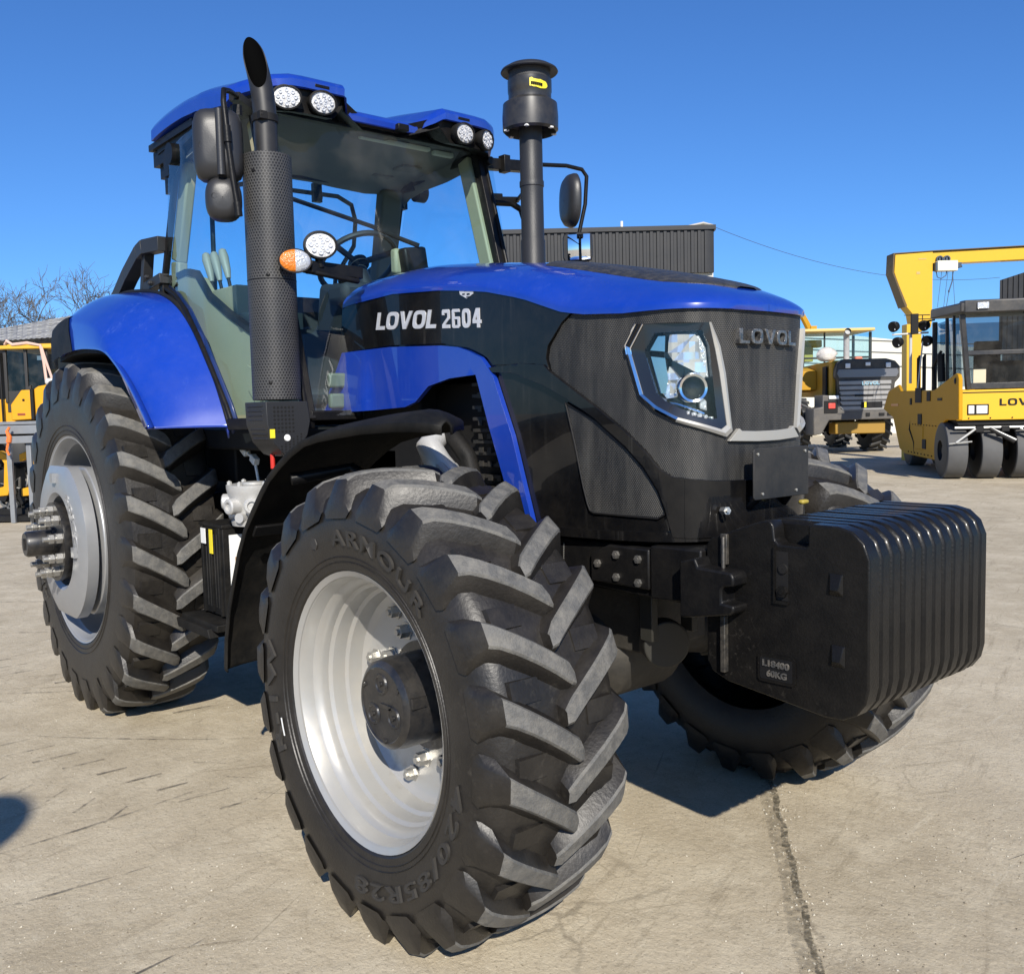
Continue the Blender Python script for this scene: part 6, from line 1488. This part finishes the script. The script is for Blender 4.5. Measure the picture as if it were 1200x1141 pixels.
for r_ in range(5):
    for i in range(8, n_, 7):
        t = (r_+.5)/5; p = er[i].lerp(gr_[i], t); d = (er[min(i+2, n_)]-er[i]).normalized(); q.box(p+Vector((0, 0, .02)), (.20, .05, .012), 0, Matrix.Rotation(math.atan2(d.y, d.x), 3, 'Z'))
loc_child(q.build('roof_fixing', mat('fixing_pale', (.55, .55, .52), .5), None), shd)
q = MB(); q.grid([[p+Vector((0, 0, -.10)) for p in er], [p+Vector((0, 0, -.42)) for p in er]]); 
for i in range(0, n_+1, 24): q.tube([(er[i].x, er[i].y, 0), (er[i].x, er[i].y, 4.1)], .09, 8)
loc_child(q.build('eave_beam', DARK, None), shd)
q = MB(); q.grid([[Vector((p.x-3, p.y+2.6, 0)) for p in er[::4]], [Vector((p.x-3, p.y+2.6, 4.4)) for p in er[::4]]]); loc_child(q.build('back_wall', mat('shed_dark_wall', (.03, .03, .032), .8), None), shd)

# ------------------------------------------------------------------ yellow loader by the shed
l2 = tag(empty('wheel_loader', at(-11.2, 22), ZV), 'yellow wheel loader with a glazed cab and a pink strap standing by the open shed', 'wheel loader', 'wheel loaders in the yard')
LY = mat('loader_orange_yellow', (.62, .30, .008), .5, spec=.3, dust=.12, dscale=2)
q = MB(); q.box((.10, .9, 3.27), (1.5, 1.9, .09)); q.box((.1, .9, 3.33), (1.2, 1.5, .05)); q.build('loader_roof', mat('roof_ochre', (.62, .36, .03), .5), l2, bevel=.03)
q = MB()
for x in (-.52, .44):
    for y in (.1, 1.7): bar(q, (x, y, 2.0), (x, y, 3.25), .07, .07)
bar(q, (-.04, .1, 1.95), (-.04, .1, 3.25), .07, .07); q.box((-.28, .12, 2.02), (.5, .06, .5)); q.prism([(-.42, 2.05), (-.42, 1.9), (.05, 2.2), (.05, 2.4)], .06, .14, 'xz')
lc = q.build('loader_cab', mat('cab_frame_dark', (.03, .028, .026), .5), l2, bevel=.01)
q = MB(); q.grid([[(-.02, .1, 2.3), (.42, .1, 2.3)], [(-.02, .1, 3.22), (.42, .1, 3.22)]]); q.grid([[(-.5, .1, 2.2), (-.08, .1, 2.2)], [(-.5, .1, 3.22), (-.08, .1, 3.22)]]); q.grid([[(.44, .12, 2.3), (.44, 1.66, 2.3)], [(.44, .12, 3.22), (.44, 1.66, 3.22)]]); q.build('loader_window', DKGL, lc)
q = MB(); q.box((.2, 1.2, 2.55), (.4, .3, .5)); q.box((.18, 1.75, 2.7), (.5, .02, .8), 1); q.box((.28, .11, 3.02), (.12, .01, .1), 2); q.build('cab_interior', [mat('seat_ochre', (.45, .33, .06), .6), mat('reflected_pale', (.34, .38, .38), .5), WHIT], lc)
q = MB(); q.prism([(-.36, 1.58), (-.36, 1.95), (-.1, 2.28), (.12, 2.28), (.12, 1.60)], -.1, .8, 'xz'); q.prism([(.2, 1.62), (.2, 2.30), (.30, 2.36), (.66, 2.42), (.66, 1.62)], -.1, 1.2, 'xz'); q.prism([(-1.2, 1.45), (-1.2, 2.05), (-.42, 2.10), (-.38, 1.46)], .1, 1.4, 'xz'); q.box((-.8, .05, 1.75), (.12, .1, .5)); q.build('loader_body', LY, l2, bevel=.025)
q = MB(); q.box((.16, .1, 1.95), (.07, .5, .7)); q.box((0, .8, 1.4), (2.2, 1.4, .3)); q.tube([(-.60, .0, 1.3), (-.60, .0, 3.1)], .025, 8); q.box((-.05, -.11, 2.05), (.05, .02, .05)); q.box((-.12, -.105, 1.72), (.18, .015, .05), 1); q.build('loader_chassis', [DARK, mat('badge_brown', (.25, .05, .02), .5)], l2, bevel=.01)
q = MB(); q.tube([(-.45, .0, 3.34), (-.38, -.05, 3.42), (-.25, -.05, 3.33), (.1, -.06, 3.36), (.40, -.06, 3.30), (.46, -.06, 2.9), (.49, -.06, 2.45), (.60, -.06, 2.40)], .035, 6); q.tube([(.42, -.06, 3.26), (.52, -.07, 2.9), (.64, -.08, 2.5)], .03, 6); q.build('pink_strap', mat('strap_pink', (.62, .42, .34), .7), l2)
q = MB(); q.box((.62, -.05, 2.46), (.30, .2, .16), 0); q.build('plastic_wrapping', MATS['plastic_film'], l2, bevel=.06, seg=3)
for x in (-1.0, .75):
    q = MB(); q.lathe([(-.28, .35), (-.28, .6), (-.2, .73), (.2, .73), (.28, .6), (.28, .35), (.1, .3), (.1, .001)], (x, .55, .75), (0, 1, 0), 28); q.build('loader_wheel', RSD, l2)

# ------------------------------------------------------------------ steel stand with attachments (left)
st = tag(empty('steel_stand', at(-7.5, 14.3), ZV), 'galvanised steel stand with two upright posts and cross beams beside the rear tyre', 'stand')
GAL = mat('galvanised', (.24, .25, .26), .45, metal=.4, var=.2, vscale=8, dust=.12)
for x in (-.11, .19, -1.2):
    q = MB(); q.box((x, 0, .60), (.072, .06, 1.20)); q.build('post', GAL, st, bevel=.006)
for z, h, y in ((1.42, .13, .03), (1.27, .11, -.06), (1.52, .05, .5)):
    q = MB(); q.box((-.4, y, z), (2.3, .06, h)); q.build('cross_beam', GAL, st, bevel=.006)
q = MB(); q.box((-.4, .5, .06), (2.2, .9, .08)); q.build('stand_base', DARK, st)
yh = None
for i, (x, z) in enumerate(((-.42, .80), (.03, .80))):
    q = MB(); q.prism([(-.16, -.42), (-.16, -.30), (.02, -.26), (.05, .10), (.0, .18), (-.16, .12), (-.16, .24), (.0, .30), (.11, .22), (.14, .05), (.12, -.28), (.08, -.40)], .30, .42, 'xz')
    o = tag(q.build('hook_attachment', LY, None, bevel=.012), ('left yellow hook shaped attachment half hidden at the photo edge', 'yellow hook shaped attachment between the two galvanised posts')[i], 'attachment', 'yellow attachments on the stand')
    p = at(-7.5, 14.3); o.location = p+Vector((.6464*x, .7630*x, z)); o.rotation_euler = (0, 0, ZV)
rnd = random.Random(8)
for i, (lat, dep, w, h, nm_, lb_) in enumerate(((-7.82, 14.9, .45, .9, 'implement', 'dark mechanical implement at the far left behind the first post'), (-7.45, 15.0, .35, .8, 'implement', 'dark mechanical implement between the galvanised posts'), (-7.0, 15.1, .4, 1.0, 'implement', 'dark mechanical implement between the right post and the rear tyre'))):
    q = MB()
    for k in range(16):
        q.box((rnd.uniform(-w/2, w/2), rnd.uniform(-.2, .2), rnd.uniform(.08, h)), (rnd.uniform(.05, .3), rnd.uniform(.08, .3), rnd.uniform(.04, .22)), 0, Matrix.Rotation(rnd.uniform(-.6, .6), 3, 'Y'))
    for k in range(4): q.tube([(rnd.uniform(-w/2, w/2), -.1, rnd.uniform(.1, h)), (rnd.uniform(-w/2, w/2), -.15, rnd.uniform(.1, h)), (rnd.uniform(-w/2, w/2), 0, .05)], .025, 6, 1)
    for k in range(3): q.lathe([(-.04, .05), (-.04, .09), (.04, .09), (.04, .05)], (rnd.uniform(-w/2, w/2), -.16, rnd.uniform(.15, h)), (0, 1, 0), 14, 1)
    q.box((0, 0, .1), (w, .4, .18)); q.box((0, 0, h*.5), (.08, .3, h))
    o = tag(q.build(nm_, [DARK, mat('worn_steel', (.16, .16, .155), .4, metal=.5, dust=.2)], None, bevel=.008), lb_, 'implement', 'implements behind the stand'); o.location = at(lat, dep); o.rotation_euler = (0, 0, ZV)
q = MB(); q.box((0, 0, .09), (.26, .2, .13)); o = tag(q.build('timber_block', mat('timber', (.30, .17, .09), .8, var=.3, vscale=20), None, bevel=.006), 'small brown timber block on the ground by the right stand post', 'block'); o.location = at(-7.28, 14.5); o.rotation_euler = (0, 0, ZV)
q = MB(); q.tube([(0, 0, .0), (.02, -.01, .08), (-.01, -.01, .16), (.03, -.01, .22)], [.04, .035, .025, .02], 8); q.tube([(.02, 0, .1), (-.03, -.01, -.12), (.0, -.01, -.2)], .018, 6);
o = tag(q.build('orange_strap', ORNG, None), 'orange strap knotted over the top beam of the galvanised stand', 'strap'); p = at(-7.56, 14.2); o.location = p+Vector((0, 0, 1.24)); o.rotation_euler = (0, 0, ZV)

# ------------------------------------------------------------------ bare winter trees
BARK = mat('bark', (.085, .072, .058), .9, var=.3)
def bare_tree(base, h, seed, label, lean=0.0, spread=.42, trunk=.30, levels=6, r0=.20):
    rn = random.Random(seed); t = tag(empty('bare_tree', base), label, 'tree', 'bare trees behind the shed')
    tk = MB(); cr = MB()
    top = Vector((lean*h*.3, 0, h*trunk)); tk.tube([(0, 0, 0), top*.5+Vector((.05, 0, 0)), top], [r0*1.2, r0, r0*.8], 8)
    def grow(p, d, ln, r, lev):
        if lev == 0: return
        q = p; pts = [p]; k = 3
        for i in range(k):
            d = (d+Vector((rn.gauss(0, .16), rn.gauss(0, .16), rn.gauss(.05, .10)))).normalized(); q = q+d*ln/k; pts.append(q)
        rs = [r*(1-.45*i/k) for i in range(k+1)]
        cr.tube(pts, rs, 5 if lev > 3 else (4 if lev > 2 else 3), caps=False)
        n_ = 3 if lev > 2 else rn.choice((2, 3, 3))
        for i in range(n_):
            a = rn.uniform(0, 2*PI); o_ = d.orthogonal().normalized(); o2 = d.cross(o_); s_ = rn.uniform(.45, .95)*spread*2.1
            nd = (d+(o_*math.cos(a)+o2*math.sin(a))*s_).normalized()
            start = pts[rn.choice((1, 2, 3, 3))] if i else pts[3]
            grow(start, nd, ln*rn.uniform(.62, .84), max(r*.56, .015), lev-1)
    for i in range(4):
        a = 2*PI*i/4+rn.uniform(-.4, .4); grow(top, Vector((math.cos(a)*.62, math.sin(a)*.62, rn.uniform(.5, 1.1))).normalized(), h*.25, r0*.55, levels)
    tk.build('trunk', BARK, t); cr.build('branches', BARK, t)
    return t
bare_tree(at(-34.0, 60), 11.5, 5, 'tall bare tree cut by the left edge behind the shed roof', r0=.2)
bare_tree(at(-30.9, 62), 8.7, 12, 'small rounded bare tree just above the shed roof', r0=.16)
bare_tree(at(-26.0, 58), 11.3, 23, 'bare tree with sideways branches above the blue rear fender', r0=.22, spread=.5)
bare_tree(at(-23.5, 66), 10.0, 31, 'bare tree farthest right, mostly hidden behind the tractor cab', r0=.2)

# ------------------------------------------------------------------ made-up globe on a pole, out of view, added to cast the left-edge shadow
caster = tag(empty('added_shadow_caster', (2.70, -4.755, 0)), 'made-up globe on a dark pole, added out of view to cast the round shadow at the left edge', 'shadow caster')
q = MB(); q.lathe([(0, .16), (.03, .16), (.05, .09), (.5, .08), (.52, .055), (3.25, .045), (3.27, .08), (3.33, .08)], (0, 0, 0), (0, 0, 1), 24); q.build('pole', SBLK, caster, angle=35)
q = MB(); q.lathe([(-.205, .02)]+[(-.205*math.cos(PI*i/20), .205*math.sin(PI*i/20)) for i in range(1, 20)]+[(.205, .001)], (0, 0, 3.52), (0, 0, 1), 36); q.build('globe', mat('caster_globe_pale', (.7, .7, .68), .3), caster, angle=60)
